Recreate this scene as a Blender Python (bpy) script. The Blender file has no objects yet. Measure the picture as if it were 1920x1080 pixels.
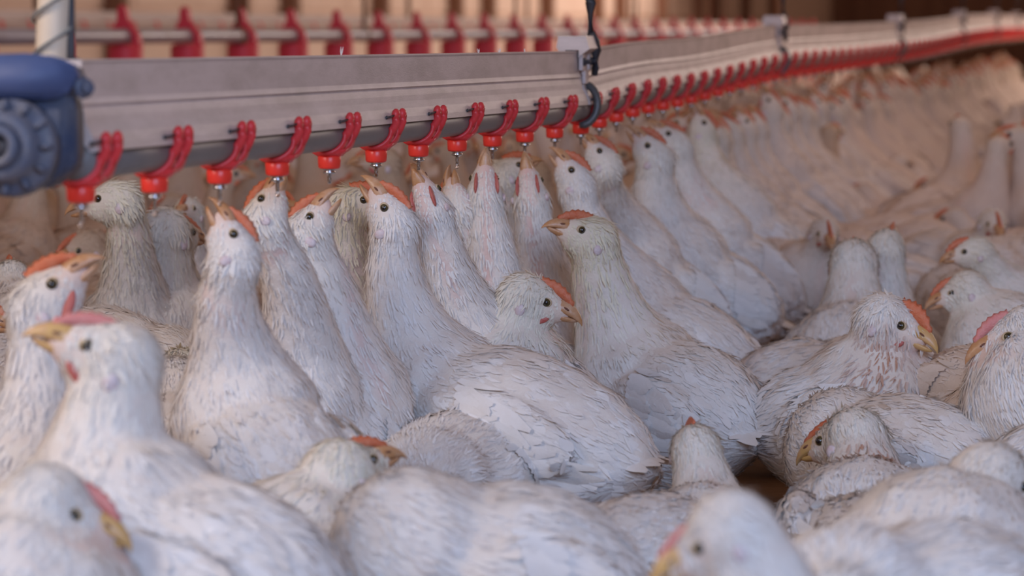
import bpy, bmesh, math, random
import numpy as np
from mathutils import Vector, Matrix
from mathutils.bvhtree import BVHTree

sc = bpy.context.scene
COL = sc.collection
R_ = math.radians

# ------------------------------------------------------------------ camera
F_PX = 6236.0
CAM_H = 0.64
PITCH = math.atan((540 - 55) / F_PX)
cam_d = bpy.data.cameras.new('camera')
cam = bpy.data.objects.new('camera', cam_d)
COL.objects.link(cam)
cam.location = (0, 0, CAM_H)
cam.rotation_euler = (math.pi / 2 - PITCH, 0, 0)
cam_d.sensor_width = 36.0
cam_d.lens = F_PX / 1920 * 36
cam_d.clip_start = 0.05
cam_d.dof.use_dof = True
cam_d.dof.focus_distance = 4.15
cam_d.dof.aperture_fstop = 6.6
sc.camera = cam

# ------------------------------------------------------------------ world, lights, exposure
w = bpy.data.worlds.new('world')
sc.world = w
w.use_nodes = True
bg = w.node_tree.nodes['Background']
bg.inputs[0].default_value = (0.78, 0.50, 0.38, 1)
bg.inputs[1].default_value = 0.25


def area(name, loc, target, sx, sy, power, col):
    d = bpy.data.lights.new(name, 'AREA')
    d.shape = 'RECTANGLE'
    d.size, d.size_y = sx, sy
    d.energy = power
    d.color = col
    o = bpy.data.objects.new(name, d)
    COL.objects.link(o)
    o.location = loc
    v = Vector(target) - Vector(loc)
    o.rotation_euler = v.to_track_quat('-Z', 'Y').to_euler()
    return o


area('side_daylight', (1.3, -2.6, 2.5), (0.3, 3.9, 0.2), 3.2, 2.2, 265, (0.46, 0.64, 1.0))
area('overhead_lamp', (-1.6, 2.2, 1.5), (0.1, 4.0, 0.3), 0.7, 0.7, 23, (1.0, 0.88, 0.83))
area('warm_house_light', (2.2, 8.0, 2.6), (1.6, 8.2, 0), 3.0, 4.0, 22, (1.0, 0.72, 0.60))
area('warm_wall_fill', (2.4, 34.7, 2.3), (0.9, 34.4, 0.75), 46.0, 0.5, 850, (1.0, 0.80, 0.70))  # unseen strip added to brighten the left wall
sc.view_settings.view_transform = 'Standard'
sc.view_settings.look = 'None'
sc.view_settings.gamma = 1
sc.view_settings.exposure = 0.0
sc.view_settings.use_curve_mapping = False

CF = Vector((0, math.cos(PITCH), -math.sin(PITCH)))
CU = Vector((0, math.sin(PITCH), math.cos(PITCH)))
CR = Vector((1, 0, 0))


def at(px, py, Z):
    return Vector((0, 0, CAM_H)) + Z * (CF + CR * ((px - 960) / F_PX) - CU * ((py - 540) / F_PX))


def vdir(dx, dy, dz):
    return (CR * dx + CU * dy + CF * dz).normalized()


# ------------------------------------------------------------------ materials
def new_mat(name, col, rough=0.6, metal=0.0, noise=0.0, nscale=20, col2=None, bump=0.0, bscale=60, spec=None,
            attr=False, sss=0.0, trans=0.0, stretch=None, sheen=0.0, coat=0.0):
    m = bpy.data.materials.new(name)
    m.use_nodes = True
    nt = m.node_tree
    N, L = nt.nodes, nt.links
    b = N['Principled BSDF']
    b.inputs['Base Color'].default_value = (*col, 1)
    b.inputs['Roughness'].default_value = rough
    b.inputs['Metallic'].default_value = metal
    if spec is not None:
        b.inputs['Specular IOR Level'].default_value = spec
    if coat:
        b.inputs['Coat Weight'].default_value = coat
    if sheen:
        b.inputs['Sheen Weight'].default_value = sheen
    if sss:
        b.inputs['Subsurface Weight'].default_value = sss
        b.inputs['Subsurface Radius'].default_value = (0.012, 0.006, 0.004)
    src = None
    tc = N.new('ShaderNodeTexCoord')
    mp = N.new('ShaderNodeMapping')
    L.new(tc.outputs['Object'], mp.inputs['Vector'])
    if stretch:
        mp.inputs['Scale'].default_value = stretch
    if attr:
        a = N.new('ShaderNodeAttribute')
        a.attribute_name = 'tint'
        src = a.outputs['Color']
    if noise > 0:
        n = N.new('ShaderNodeTexNoise')
        n.inputs['Scale'].default_value = nscale
        n.inputs['Detail'].default_value = 5
        n.inputs['Roughness'].default_value = 0.65
        L.new(mp.outputs[0], n.inputs['Vector'])
        r = N.new('ShaderNodeValToRGB')
        r.color_ramp.elements[0].position = 0.42
        r.color_ramp.elements[1].position = 0.70
        L.new(n.outputs['Fac'], r.inputs['Fac'])
        mul = N.new('ShaderNodeMath')
        mul.operation = 'MULTIPLY'
        mul.inputs[1].default_value = noise
        L.new(r.outputs['Color'], mul.inputs[0])
        mx = N.new('ShaderNodeMix')
        mx.data_type = 'RGBA'
        L.new(mul.outputs[0], mx.inputs[0])
        if src is not None:
            L.new(src, mx.inputs[6])
        else:
            mx.inputs[6].default_value = (*col, 1)
        c2 = col2 or tuple(x * 0.6 for x in col)
        mx.inputs[7].default_value = (*c2, 1)
        src = mx.outputs[2]
    if src is not None:
        L.new(src, b.inputs['Base Color'])
    if bump > 0:
        n2 = N.new('ShaderNodeTexNoise')
        n2.inputs['Scale'].default_value = bscale
        n2.inputs['Detail'].default_value = 4
        L.new(mp.outputs[0], n2.inputs['Vector'])
        bp = N.new('ShaderNodeBump')
        bp.inputs['Strength'].default_value = bump
        bp.inputs['Distance'].default_value = 0.002
        L.new(n2.outputs['Fac'], bp.inputs['Height'])
        L.new(bp.outputs[0], b.inputs['Normal'])
    if trans:
        tr = N.new('ShaderNodeBsdfTranslucent')
        if src is not None:
            L.new(src, tr.inputs['Color'])
        else:
            tr.inputs['Color'].default_value = (*col, 1)
        ms = N.new('ShaderNodeMixShader')
        ms.inputs[0].default_value = trans
        L.new(b.outputs[0], ms.inputs[1])
        L.new(tr.outputs[0], ms.inputs[2])
        L.new(ms.outputs[0], N['Material Output'].inputs['Surface'])
    return m


M_FEATHER = new_mat('feather', (0.8, 0.77, 0.74), 0.75, attr=True, noise=0.22, nscale=26, col2=(0.62, 0.50, 0.37),
                    bump=0.2, bscale=260, spec=0.12, trans=0.06)
M_SKIN = new_mat('bird_skin', (0.7, 0.55, 0.48), 0.65, attr=True, noise=0.2, nscale=60, col2=(0.60, 0.40, 0.32),
                 bump=0.4, bscale=300, spec=0.25)
M_DOWN = new_mat('down', (0.85, 0.82, 0.80), 0.8)
M_BEAK = new_mat('beak_horn', (0.50, 0.25, 0.11), 0.38, noise=0.8, nscale=60, col2=(0.60, 0.40, 0.28), bump=0.15, bscale=300)
M_BEAKY = new_mat('beak_horn_yellow', (0.60, 0.38, 0.14), 0.38, noise=0.7, nscale=70, col2=(0.62, 0.36, 0.22), bump=0.1, bscale=300)
M_COMB = new_mat('comb_flesh', (0.60, 0.15, 0.065), 0.55, noise=0.6, nscale=120, col2=(0.64, 0.27, 0.16), bump=0.5, bscale=420)
M_COMBP = new_mat('comb_flesh_pink', (0.62, 0.21, 0.19), 0.55, noise=0.5, nscale=120, col2=(0.66, 0.34, 0.30), bump=0.5, bscale=420)
M_WATTLE = new_mat('wattle_flesh', (0.46, 0.10, 0.08), 0.5, noise=0.5, nscale=140, col2=(0.56, 0.24, 0.20), bump=0.4, bscale=400)
M_LOBE = new_mat('ear_lobe_skin', (0.66, 0.58, 0.60), 0.5, noise=0.6, nscale=150, col2=(0.56, 0.34, 0.32), bump=0.3, bscale=400)
M_IRIS = new_mat('iris', (0.075, 0.055, 0.02), 0.15, noise=0.5, nscale=400, col2=(0.04, 0.035, 0.015))
M_PUPIL = new_mat('pupil', (0.006, 0.006, 0.008), 0.06, coat=1.0)
M_NOSTRIL = new_mat('nostril', (0.16, 0.06, 0.035), 0.7)
M_LID = new_mat('eyelid', (0.58, 0.45, 0.29), 0.6, noise=0.4, nscale=200, col2=(0.5, 0.34, 0.24))
M_LEG = new_mat('leg_scales', (0.66, 0.43, 0.20), 0.55, noise=0.5, nscale=120, col2=(0.5, 0.3, 0.16), bump=0.5, bscale=300)
M_RAIL = new_mat('rail_aluminium', (0.66, 0.56, 0.53), 0.5, noise=0.55, nscale=7, col2=(0.37, 0.31, 0.27), metal=0.12,
                 bump=0.12, bscale=200, stretch=(1, 1, 4))
M_PIPE = new_mat('water_pipe_plastic', (0.20, 0.19, 0.19), 0.45, noise=0.4, nscale=14, col2=(0.13, 0.12, 0.12))
M_RED = new_mat('red_plastic', (0.95, 0.055, 0.035), 0.33, noise=0.3, nscale=60, col2=(0.86, 0.04, 0.03), trans=0.12)
M_RED2 = new_mat('red_clip_plastic', (0.84, 0.055, 0.06), 0.42, noise=0.35, nscale=60, col2=(0.74, 0.05, 0.055), trans=0.1)
M_RED3 = new_mat('red_feeder_plastic', (0.72, 0.04, 0.07), 0.5, noise=0.4, nscale=12, col2=(0.58, 0.04, 0.06))
M_PAN = new_mat('feeder_pan_plastic', (0.62, 0.20, 0.07), 0.5, noise=0.5, nscale=9, col2=(0.50, 0.24, 0.12))
M_STEEL = new_mat('steel', (0.62, 0.62, 0.64), 0.22, metal=1.0, noise=0.3, nscale=90)
M_DARK = new_mat('black_steel', (0.035, 0.035, 0.045), 0.45, noise=0.4, nscale=40, col2=(0.10, 0.075, 0.06), bump=0.2, bscale=120)
M_HOSE = new_mat('hose_rubber', (0.085, 0.08, 0.08), 0.4, noise=0.4, nscale=40, col2=(0.15, 0.13, 0.12))
M_BLUE = new_mat('blue_plastic', (0.055, 0.085, 0.20), 0.6, noise=0.6, nscale=9, col2=(0.085, 0.10, 0.18), bump=0.2, bscale=90)
M_BLUED = new_mat('blue_plastic_dusty', (0.035, 0.05, 0.10), 0.65, noise=0.8, nscale=30, col2=(0.10, 0.10, 0.12), bump=0.3, bscale=120)
M_BLUEG = new_mat('blue_grey_plastic_worn', (0.085, 0.10, 0.15), 0.6, noise=0.8, nscale=40, col2=(0.17, 0.155, 0.16), bump=0.3, bscale=120)
M_CREAM = new_mat('cream_pvc', (0.66, 0.54, 0.41), 0.5, noise=0.5, nscale=16, col2=(0.5, 0.39, 0.28))
M_CORD = new_mat('grey_cord', (0.20, 0.20, 0.19), 0.8, noise=0.4, nscale=200, bump=0.5, bscale=500)
M_TUBE = new_mat('galvanised_tube', (0.46, 0.45, 0.50), 0.4, metal=0.35, noise=0.5, nscale=8, col2=(0.36, 0.31, 0.30))
M_LITTER = new_mat('litter', (0.34, 0.20, 0.11), 0.95, noise=0.8, nscale=9, col2=(0.20, 0.11, 0.06), bump=1.0, bscale=70)
M_WALL = new_mat('wall_panel_paint', (0.84, 0.66, 0.54), 0.9, noise=0.6, nscale=1.6, col2=(0.72, 0.52, 0.41))
M_WOOD = new_mat('post_wood', (0.24, 0.12, 0.075), 0.8, noise=0.6, nscale=6, col2=(0.34, 0.19, 0.12), stretch=(1, 1, .2))
M_DROP = bpy.data.materials.new('water')
M_DROP.use_nodes = True
_b = M_DROP.node_tree.nodes['Principled BSDF']
_b.inputs['Transmission Weight'].default_value = 1
_b.inputs['Roughness'].default_value = 0.02
_b.inputs['IOR'].default_value = 1.33


# ------------------------------------------------------------------ object helpers
def link(name, me, mat=None, parent=None, loc=(0, 0, 0)):
    o = bpy.data.objects.new(name, me)
    COL.objects.link(o)
    o.location = loc
    if mat is not None:
        if isinstance(mat, (list, tuple)):
            for m in mat:
                me.materials.append(m)
        else:
            me.materials.append(mat)
    if parent is not None:
        o.parent = parent
    return o


def empty(name, loc, label=None, cat=None, group=None):
    o = bpy.data.objects.new(name, None)
    o.empty_display_size = 0.05
    COL.objects.link(o)
    o.location = loc
    tag(o, label, cat, group)
    return o


def tag(o, label=None, cat=None, group=None, kind=None):
    if label:
        o['label'] = label
    if cat:
        o['category'] = cat
    if group:
        o['group'] = group
    if kind:
        o['kind'] = kind
    return o


def mesh_np(name, V, Fq, smooth=True, tint=None, nrm=None):
    """V (n,3), Fq list/array of faces (all same size or list)"""
    me = bpy.data.meshes.new(name)
    V = np.asarray(V, dtype=np.float32)
    if isinstance(Fq, np.ndarray) and Fq.ndim == 2:
        nf, k = Fq.shape
        me.vertices.add(len(V))
        me.vertices.foreach_set('co', V.ravel())
        me.loops.add(nf * k)
        me.loops.foreach_set('vertex_index', Fq.astype(np.int32).ravel())
        me.polygons.add(nf)
        me.polygons.foreach_set('loop_start', np.arange(0, nf * k, k, dtype=np.int32))
        me.update(calc_edges=True)
    else:
        me.from_pydata([tuple(map(float, v)) for v in V], [], [tuple(map(int, f)) for f in Fq])
        me.update()
    if smooth:
        me.polygons.foreach_set('use_smooth', np.ones(len(me.polygons), dtype=bool))
    if tint is not None:
        ca = me.color_attributes.new('tint', 'FLOAT_COLOR', 'POINT')
        c = np.ones((len(V), 4), dtype=np.float32)
        c[:, :3] = tint
        ca.data.foreach_set('color', c.ravel())
    if nrm is not None:
        me.normals_split_custom_set_from_vertices(nrm.tolist())
    return me


def bm_mesh(name, bm, smooth=True):
    me = bpy.data.meshes.new(name)
    bmesh.ops.recalc_face_normals(bm, faces=bm.faces)
    bm.to_mesh(me)
    bm.free()
    if smooth:
        me.polygons.foreach_set('use_smooth', np.ones(len(me.polygons), dtype=bool))
    return me


def frame(axis, hint=Vector((0, 0, 1))):
    a = axis.normalized()
    s = a.cross(hint)
    if s.length < 1e-4:
        s = a.cross(Vector((0, 1, 0)))
    s.normalize()
    return a, s, s.cross(a).normalized()


def add_tube(bm, pts, radii, seg=10, caps=True, hint=Vector((0, 0, 1)), flat=1.0):
    pts = [Vector(p) for p in pts]
    if not hasattr(radii, '__len__'):
        radii = [radii] * len(pts)
    rings = []
    for i, p in enumerate(pts):
        a = (pts[min(i + 1, len(pts) - 1)] - pts[max(i - 1, 0)])
        if a.length < 1e-9:
            a = Vector((0, 0, 1))
        a, s, u = frame(a, hint)
        rings.append([bm.verts.new(p + (s * math.cos(t) + u * math.sin(t) * flat) * radii[i])
                      for t in [2 * math.pi * j / seg for j in range(seg)]])
    for r0, r1 in zip(rings, rings[1:]):
        for j in range(seg):
            bm.faces.new((r0[j], r0[(j + 1) % seg], r1[(j + 1) % seg], r1[j]))
    if caps:
        bm.faces.new(rings[0])
        bm.faces.new(rings[-1])


def add_lathe(bm, prof, M=Matrix(), seg=24, caps=True):
    """prof list of (r,z) about z"""
    rings = []
    for r, z in prof:
        rings.append([bm.verts.new(M @ Vector((r * math.cos(t), r * math.sin(t), z)))
                      for t in [2 * math.pi * j / seg for j in range(seg)]])
    for r0, r1 in zip(rings, rings[1:]):
        for j in range(seg):
            bm.faces.new((r0[j], r0[(j + 1) % seg], r1[(j + 1) % seg], r1[j]))
    if caps:
        bm.faces.new(rings[0])
        bm.faces.new(rings[-1])


def add_box(bm, c, size, M=Matrix(), bevel=0.0):
    r = bmesh.ops.create_cube(bm, size=1)
    vs = r['verts']
    for v in vs:
        v.co = Vector((v.co.x * size[0] + c[0], v.co.y * size[1] + c[1], v.co.z * size[2] + c[2]))
    if bevel:
        es = list({e for v in vs for e in v.link_edges})
        rb = bmesh.ops.bevel(bm, geom=es, offset=bevel, segments=2, affect='EDGES')
        vs = list({v for f in rb['faces'] for v in f.verts} | {v for v in vs if v.is_valid})
    for v in vs:
        v.co = M @ v.co


def add_ell(bm, c, rad, M=Matrix(), u=14, v=9):
    r = bmesh.ops.create_uvsphere(bm, u_segments=u, v_segments=v, radius=1)
    for q in r['verts']:
        q.co = M @ Vector((q.co.x * rad[0] + c[0], q.co.y * rad[1] + c[1], q.co.z * rad[2] + c[2]))


def prism(bm, poly, thick, M):
    """poly in local xz; thickness along y"""
    a = [bm.verts.new(M @ Vector((x, -thick / 2, z))) for x, z in poly]
    b = [bm.verts.new(M @ Vector((x, thick / 2, z))) for x, z in poly]
    n = len(poly)
    bm.faces.new(a)
    bm.faces.new(b[::-1])
    for i in range(n):
        bm.faces.new((a[i], a[(i + 1) % n], b[(i + 1) % n], b[i]))


# ------------------------------------------------------------------ setting
def house(d, s, z=0.0):
    """d: distance left of the camera, square to the house axis; s: along the house axis"""
    th = math.atan((2400 - 960) / F_PX)
    ax = Vector((math.sin(th), math.cos(th), 0))
    lf = Vector((-math.cos(th), math.sin(th), 0))
    return lf * d + ax * s + Vector((0, 0, z))


TH = math.atan((2400 - 960) / F_PX)
# litter floor: a finely uneven sheet
bm = bmesh.new()
bmesh.ops.create_grid(bm, x_segments=90, y_segments=160, size=1)
rng = random.Random(4)
for v in bm.verts:
    v.co = house(1.0 - v.co.x * 8.0, 26 + v.co.y * 29, rng.uniform(-0.006, 0.004))
o = link('floor', bm_mesh('floor', bm), M_LITTER)
tag(o, kind='structure')

# far long side wall with boards and posts
WD = 6.9
wall = empty('wall_left', house(WD, 25))
tag(wall, kind='structure')
wi = wall.matrix_world.copy()


def rel(parent_loc, v):
    return v - Vector(parent_loc)


WL = house(WD, 25)
bmw = bmesh.new()
MT = Matrix.Rotation(-TH, 4, 'Z')
add_box(bmw, (0, 0, 1.2), (0.06, 60, 2.4), MT)
link('wall_core', bm_mesh('wall_core', bmw, False), M_WALL, wall)
me_b = None
for i in range(22):
    for j in range(3):
        if me_b is None:
            b2 = bmesh.new()
            add_box(b2, (0, 0, 0), (0.02, 2.38, 0.36), Matrix(), 0.006)
            me_b = bm_mesh('wall_board', b2, False)
            me_b.materials.append(M_WALL)
        o = bpy.data.objects.new('panel', me_b)
        COL.objects.link(o)
        o.parent = wall
        o.rotation_euler = (0, 0, -TH)
        o.location = MT @ Vector((0.04, -26 + i * 2.4, 0.2 + j * 0.38))
me_p = None
for i in range(30):
    if i % 5 in (1, 3):
        continue
    if me_p is None:
        b2 = bmesh.new()
        add_box(b2, (0, 0, 1.2), (0.14, 0.12, 2.4), Matrix(), 0.008)
        me_p = bm_mesh('wall_post', b2, False)
        me_p.materials.append(M_WOOD)
    o = bpy.data.objects.new('post', me_p)
    COL.objects.link(o)
    o.parent = wall
    o.rotation_euler = (0, 0, -TH)
    o.location = MT @ Vector((0.10, -14.5 + i * 1.2, 0))
# far end wall closes the house
bmw = bmesh.new()
ME = Matrix.Translation(house(1.0, 52)) @ MT
add_box(bmw, (0, 0, 1.2), (17, 0.1, 2.4), ME)
for i in range(14):
    add_box(bmw, (-7.8 + i * 1.2, -0.08, 1.2), (0.14, 0.1, 2.4), ME)
o = link('wall_back', bm_mesh('wall_back', bmw, False), M_WOOD)
tag(o, kind='structure')
bmw = bmesh.new()
MR = Matrix.Translation(house(-6.8, 30)) @ MT
add_box(bmw, (0, 0, 1.2), (0.1, 46, 2.4), MR)
for i in range(20):
    add_box(bmw, (-0.08, -22 + i * 2.3, 1.2), (0.1, 0.14, 2.4), MR)
o = link('wall_right', bm_mesh('wall_right', bmw, False), M_WALL)
tag(o, kind='structure')

# ------------------------------------------------------------------ the drinker line
Z0 = 2.98
KP = []


def kfun(k):
    return 1 / (1 + 0.0653 * k)


ctrl = []
for k in (-4, 0, 4, 8, 10.8):
    u = kfun(k)
    ctrl.append((k, at(2400 - 2248 * u, 73 + 305 * u, Z0 / u)))
for k, x, y in ((14, 1186, 218), (18, 1296, 193), (25, 1452, 149), (32, 1577, 131), (39.5, 1678, 115), (46, 1742, 103),
                (54, 1797, 89), (61, 1833, 81), (68.5, 1862, 76), (83, 1903, 72), (100, 1938, 68), (115, 1962, 66)):
    u = kfun(k)
    ctrl.append((k, at(x, y, Z0 / u)))
OFF = Vector((0, 0, 0.037))


def line_pos(k):
    """centre of the water pipe at nipple number k"""
    ks = [c[0] for c in ctrl]
    i = 0
    while i < len(ks) - 2 and k > ks[i + 1]:
        i += 1
    p1, p2 = ctrl[i][1], ctrl[i + 1][1]
    k1, k2 = ks[i], ks[i + 1]
    p0, k0 = (ctrl[i - 1][1], ks[i - 1]) if i > 0 else (p1 * 2 - p2, 2 * k1 - k2)
    p3, k3 = (ctrl[i + 2][1], ks[i + 2]) if i + 2 < len(ctrl) else (p2 * 2 - p1, 2 * k2 - k1)
    t = (k - k1) / (k2 - k1)
    if k < 10.8:
        return p1.lerp(p2, t) + OFF
    m1 = (p2 - p0) / (k2 - k0) * (k2 - k1)
    m2 = (p3 - p1) / (k3 - k1) * (k2 - k1)
    if k1 == 10.8:
        m1 = (p2 - p1)
    h = (2 * t ** 3 - 3 * t ** 2 + 1) * p1 + (t ** 3 - 2 * t ** 2 + t) * m1 + (-2 * t ** 3 + 3 * t ** 2) * p2 + (t ** 3 - t ** 2) * m2
    return h + OFF


def line_frame(k):
    a = (line_pos(k + 0.2) - line_pos(k - 0.2)).normalized()
    right = a.cross(Vector((0, 0, 1))).normalized()
    up = right.cross(a)
    return a, right, up


LB = line_pos(5).copy()
LB.z = 0.42
LINE = empty('drinker_line', LB, 'long beige nipple drinker line with red cups crossing above the chickens', 'drinker line')


def sweep(name, prof, ks, mat, parent, base, closed=True, smooth=False):
    bm = bmesh.new()
    rings = []
    for k in ks:
        p = line_pos(k)
        a, r, u = line_frame(k)
        rings.append([bm.verts.new(p + r * x + u * z - base) for x, z in prof])
    n = len(prof)
    for r0, r1 in zip(rings, rings[1:]):
        for j in range(n if closed else n - 1):
            bm.faces.new((r0[j], r0[(j + 1) % n], r1[(j + 1) % n], r1[j]))
    bm.faces.new(rings[0])
    bm.faces.new(rings[-1])
    return link(name, bm_mesh(name, bm, smooth), mat, parent)


# rail cross-section: flat board above, groove, swelling step, flared skirt over the pipe
right_side = [(0.0075, 0.0900), (0.0092, 0.0885), (0.0080, 0.0860), (0.0080, 0.0560), (0.0095, 0.0525), (0.0102, 0.0505), (0.0080, 0.0485),
              (0.0098, 0.0472), (0.0112, 0.0400), (0.0120, 0.0330), (0.0165, 0.0250), (0.0205, 0.0150), (0.0215, 0.0085),
              (0.0190, 0.0080)]
prof = [(-x, z) for x, z in right_side][::-1]
prof = right_side + prof
seams = [-0.12, 10.75, 25, 39.5, 54, 68.5, 83, 112]
for a, b in zip(seams, seams[1:]):
    n = max(3, int((b - a) * 1.3))
    sweep('rail', prof, [a + 0.03 + (b - a - 0.06) * i / n for i in range(n + 1)], M_RAIL, LINE, LB)
circ = [(0.0175 * math.cos(t), 0.0175 * math.sin(t)) for t in [2 * math.pi * j / 18 for j in range(18)]]
sweep('water_pipe', circ, [-0.1 + i * 0.8 for i in range(141)], M_PIPE, LINE, LB, smooth=True)


def saddle_mesh(seg=14):
    """local frame: y along pipe, x right, z up, origin pipe centre"""
    bm = bmesh.new()
    # curved cradle, two straps along y
    for y0 in (-0.002, 0.028):
        sy = -1 if y0 < 0.01 else 1
        ro, ri = 0.0222, 0.0178
        lo, hi = R_(-205), R_(12)
        outer, inner = [], []
        for i in range(seg + 1):
            t = lo + (hi - lo) * i / seg
            wy = 0.0055 + 0.0115 * max(0, math.cos(t + math.pi / 2)) ** 2
            for lst, r in ((outer, ro), (inner, ri)):
                lst.append([bm.verts.new((r * math.cos(t), y0 + sgn * wy, r * math.sin(t))) for sgn in (-1, 1)])
        for i in range(seg):
            bm.faces.new((outer[i][0], outer[i][1], outer[i + 1][1], outer[i + 1][0]))
            bm.faces.new((inner[i][0], inner[i + 1][0], inner[i + 1][1], inner[i][1]))
            bm.faces.new((outer[i][0], outer[i + 1][0], inner[i + 1][0], inner[i][0]))
            bm.faces.new((outer[i][1], inner[i][1], inner[i + 1][1], outer[i + 1][1]))
        for e in (0, seg):
            bm.faces.new((outer[e][0], outer[e][1], inner[e][1], inner[e][0]))
        # arm rising outside the rail skirt to a round lug
        add_tube(bm, [(0.0185, y0, -0.004), (0.0225, y0, 0.004), (0.0250, y0, 0.011), (0.0250, y0, 0.018)],
                 [0.0050, 0.0052, 0.0052, 0.0058], 8)
        add_ell(bm, (0.0250, y0, 0.0190), (0.0050, 0.0068, 0.0072), u=10, v=7)
    add_tube(bm, [(0, -0.006, -0.0195), (0, 0.034, -0.0195)], 0.0045, 8, flat=.5)
    prism(bm, [(-0.0255, -0.0165), (-0.012, -0.0240), (0.012, -0.0240), (0.021, -0.0150), (0.0, -0.0180)], 0.018, Matrix.Translation((0, 0.004, 0)))
    # flared plate joining cradle and cup
    add_lathe(bm, [(0.0105, -0.0245), (0.0150, -0.0215), (0.0178, -0.0185), (0.0150, -0.0165), (0.004, -0.0160)], seg=18)
    return bm_mesh('saddle', bm)


def cup_mesh():
    bm = bmesh.new()
    add_lathe(bm, [(0.004, -0.0382), (0.0090, -0.0382), (0.0116, -0.0374), (0.0126, -0.0356), (0.0132, -0.0250), (0.0120, -0.0232),
                   (0.008, -0.0228)], seg=20)
    return bm_mesh('cup', bm)


def pin_mesh():
    bm = bmesh.new()
    add_lathe(bm, [(0.0010, -0.0550), (0.0021, -0.0546), (0.0023, -0.0490), (0.0023, -0.0450), (0.0026, -0.0448), (0.0050, -0.0438), (0.0070, -0.0430),
                   (0.0074, -0.0410), (0.0060, -0.0405), (0.0060, -0.0396), (0.0074, -0.0390), (0.0074, -0.0365)], seg=16)
    return bm_mesh('pin', bm)


def lug_pin_mesh():
    bm = bmesh.new()
    add_tube(bm, [(0.0215, -0.030, 0.0160), (0.0225, -0.018, 0.0165), (0.0245, -0.010, 0.0180)], [0.0016, 0.0014, 0.0012], 6)
    add_ell(bm, (0.0215, -0.0305, 0.0160), (0.0018, 0.0030, 0.0024), u=8, v=6)
    return bm_mesh('lug_pin', bm)


ms, mc, mpn, mlp = saddle_mesh(), cup_mesh(), pin_mesh(), lug_pin_mesh()
ms.materials.append(M_RED2)
mc.materials.append(M_RED)
mpn.materials.append(M_STEEL)
mlp.materials.append(M_DARK)
bm = bmesh.new()
add_ell(bm, (0.0006, -0.001, -0.0575), (0.0026, 0.0026, 0.0036), u=12, v=8)
mdrop = bm_mesh('drop', bm)
mdrop.materials.append(M_DROP)
for k in range(0, 104):
    p = line_pos(k)
    a, r, u = line_frame(k)
    Mx = Matrix((r, a, u)).transposed()
    s = bpy.data.objects.new('nipple_saddle', ms)
    COL.objects.link(s)
    s.parent = LINE
    s.location = p - LB
    s.rotation_euler = Mx.to_euler()
    parts = [('cup', mc), ('pin', mpn)]
    if k < 14:
        parts.append(('clip_wire', mlp))
    if k in (0, 1, 2, 3, 7):
        parts.append(('water_drop', mdrop))
    for nm, me in parts:
        c = bpy.data.objects.new(nm, me)
        COL.objects.link(c)
        c.parent = s

# wisps of down caught on the rail's top edge
for wi_, (k, ln) in enumerate(((4.25, .010), (7.6, .006), (8.2, .006), (9.0, .005))):
    p = line_pos(k) + Vector((0, 0, 0.0895))
    bm = bmesh.new()
    rr = random.Random(wi_)
    for _ in range(5):
        q = Vector((rr.uniform(-.4, .4), 0, 1)) * ln
        add_tube(bm, [(0, 0, -.0005), tuple(q * .5 + Vector((rr.uniform(-.001, .001), 0, 0))), tuple(q)], [.0004, .0003, .0001], 4)
    o = link('down_wisp', bm_mesh('down_wisp', bm), M_DOWN, None, p)
    tag(o, ['tallest white wisp of down on the rail top above the fifth cup', 'tiny wisp of down on the rail top, left of a close pair',
            'tiny wisp of down on the rail top, right of a close pair', 'smallest wisp of down on the rail top before the black hanger'][wi_], 'feather', 'wisps of down on the rail')

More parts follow.
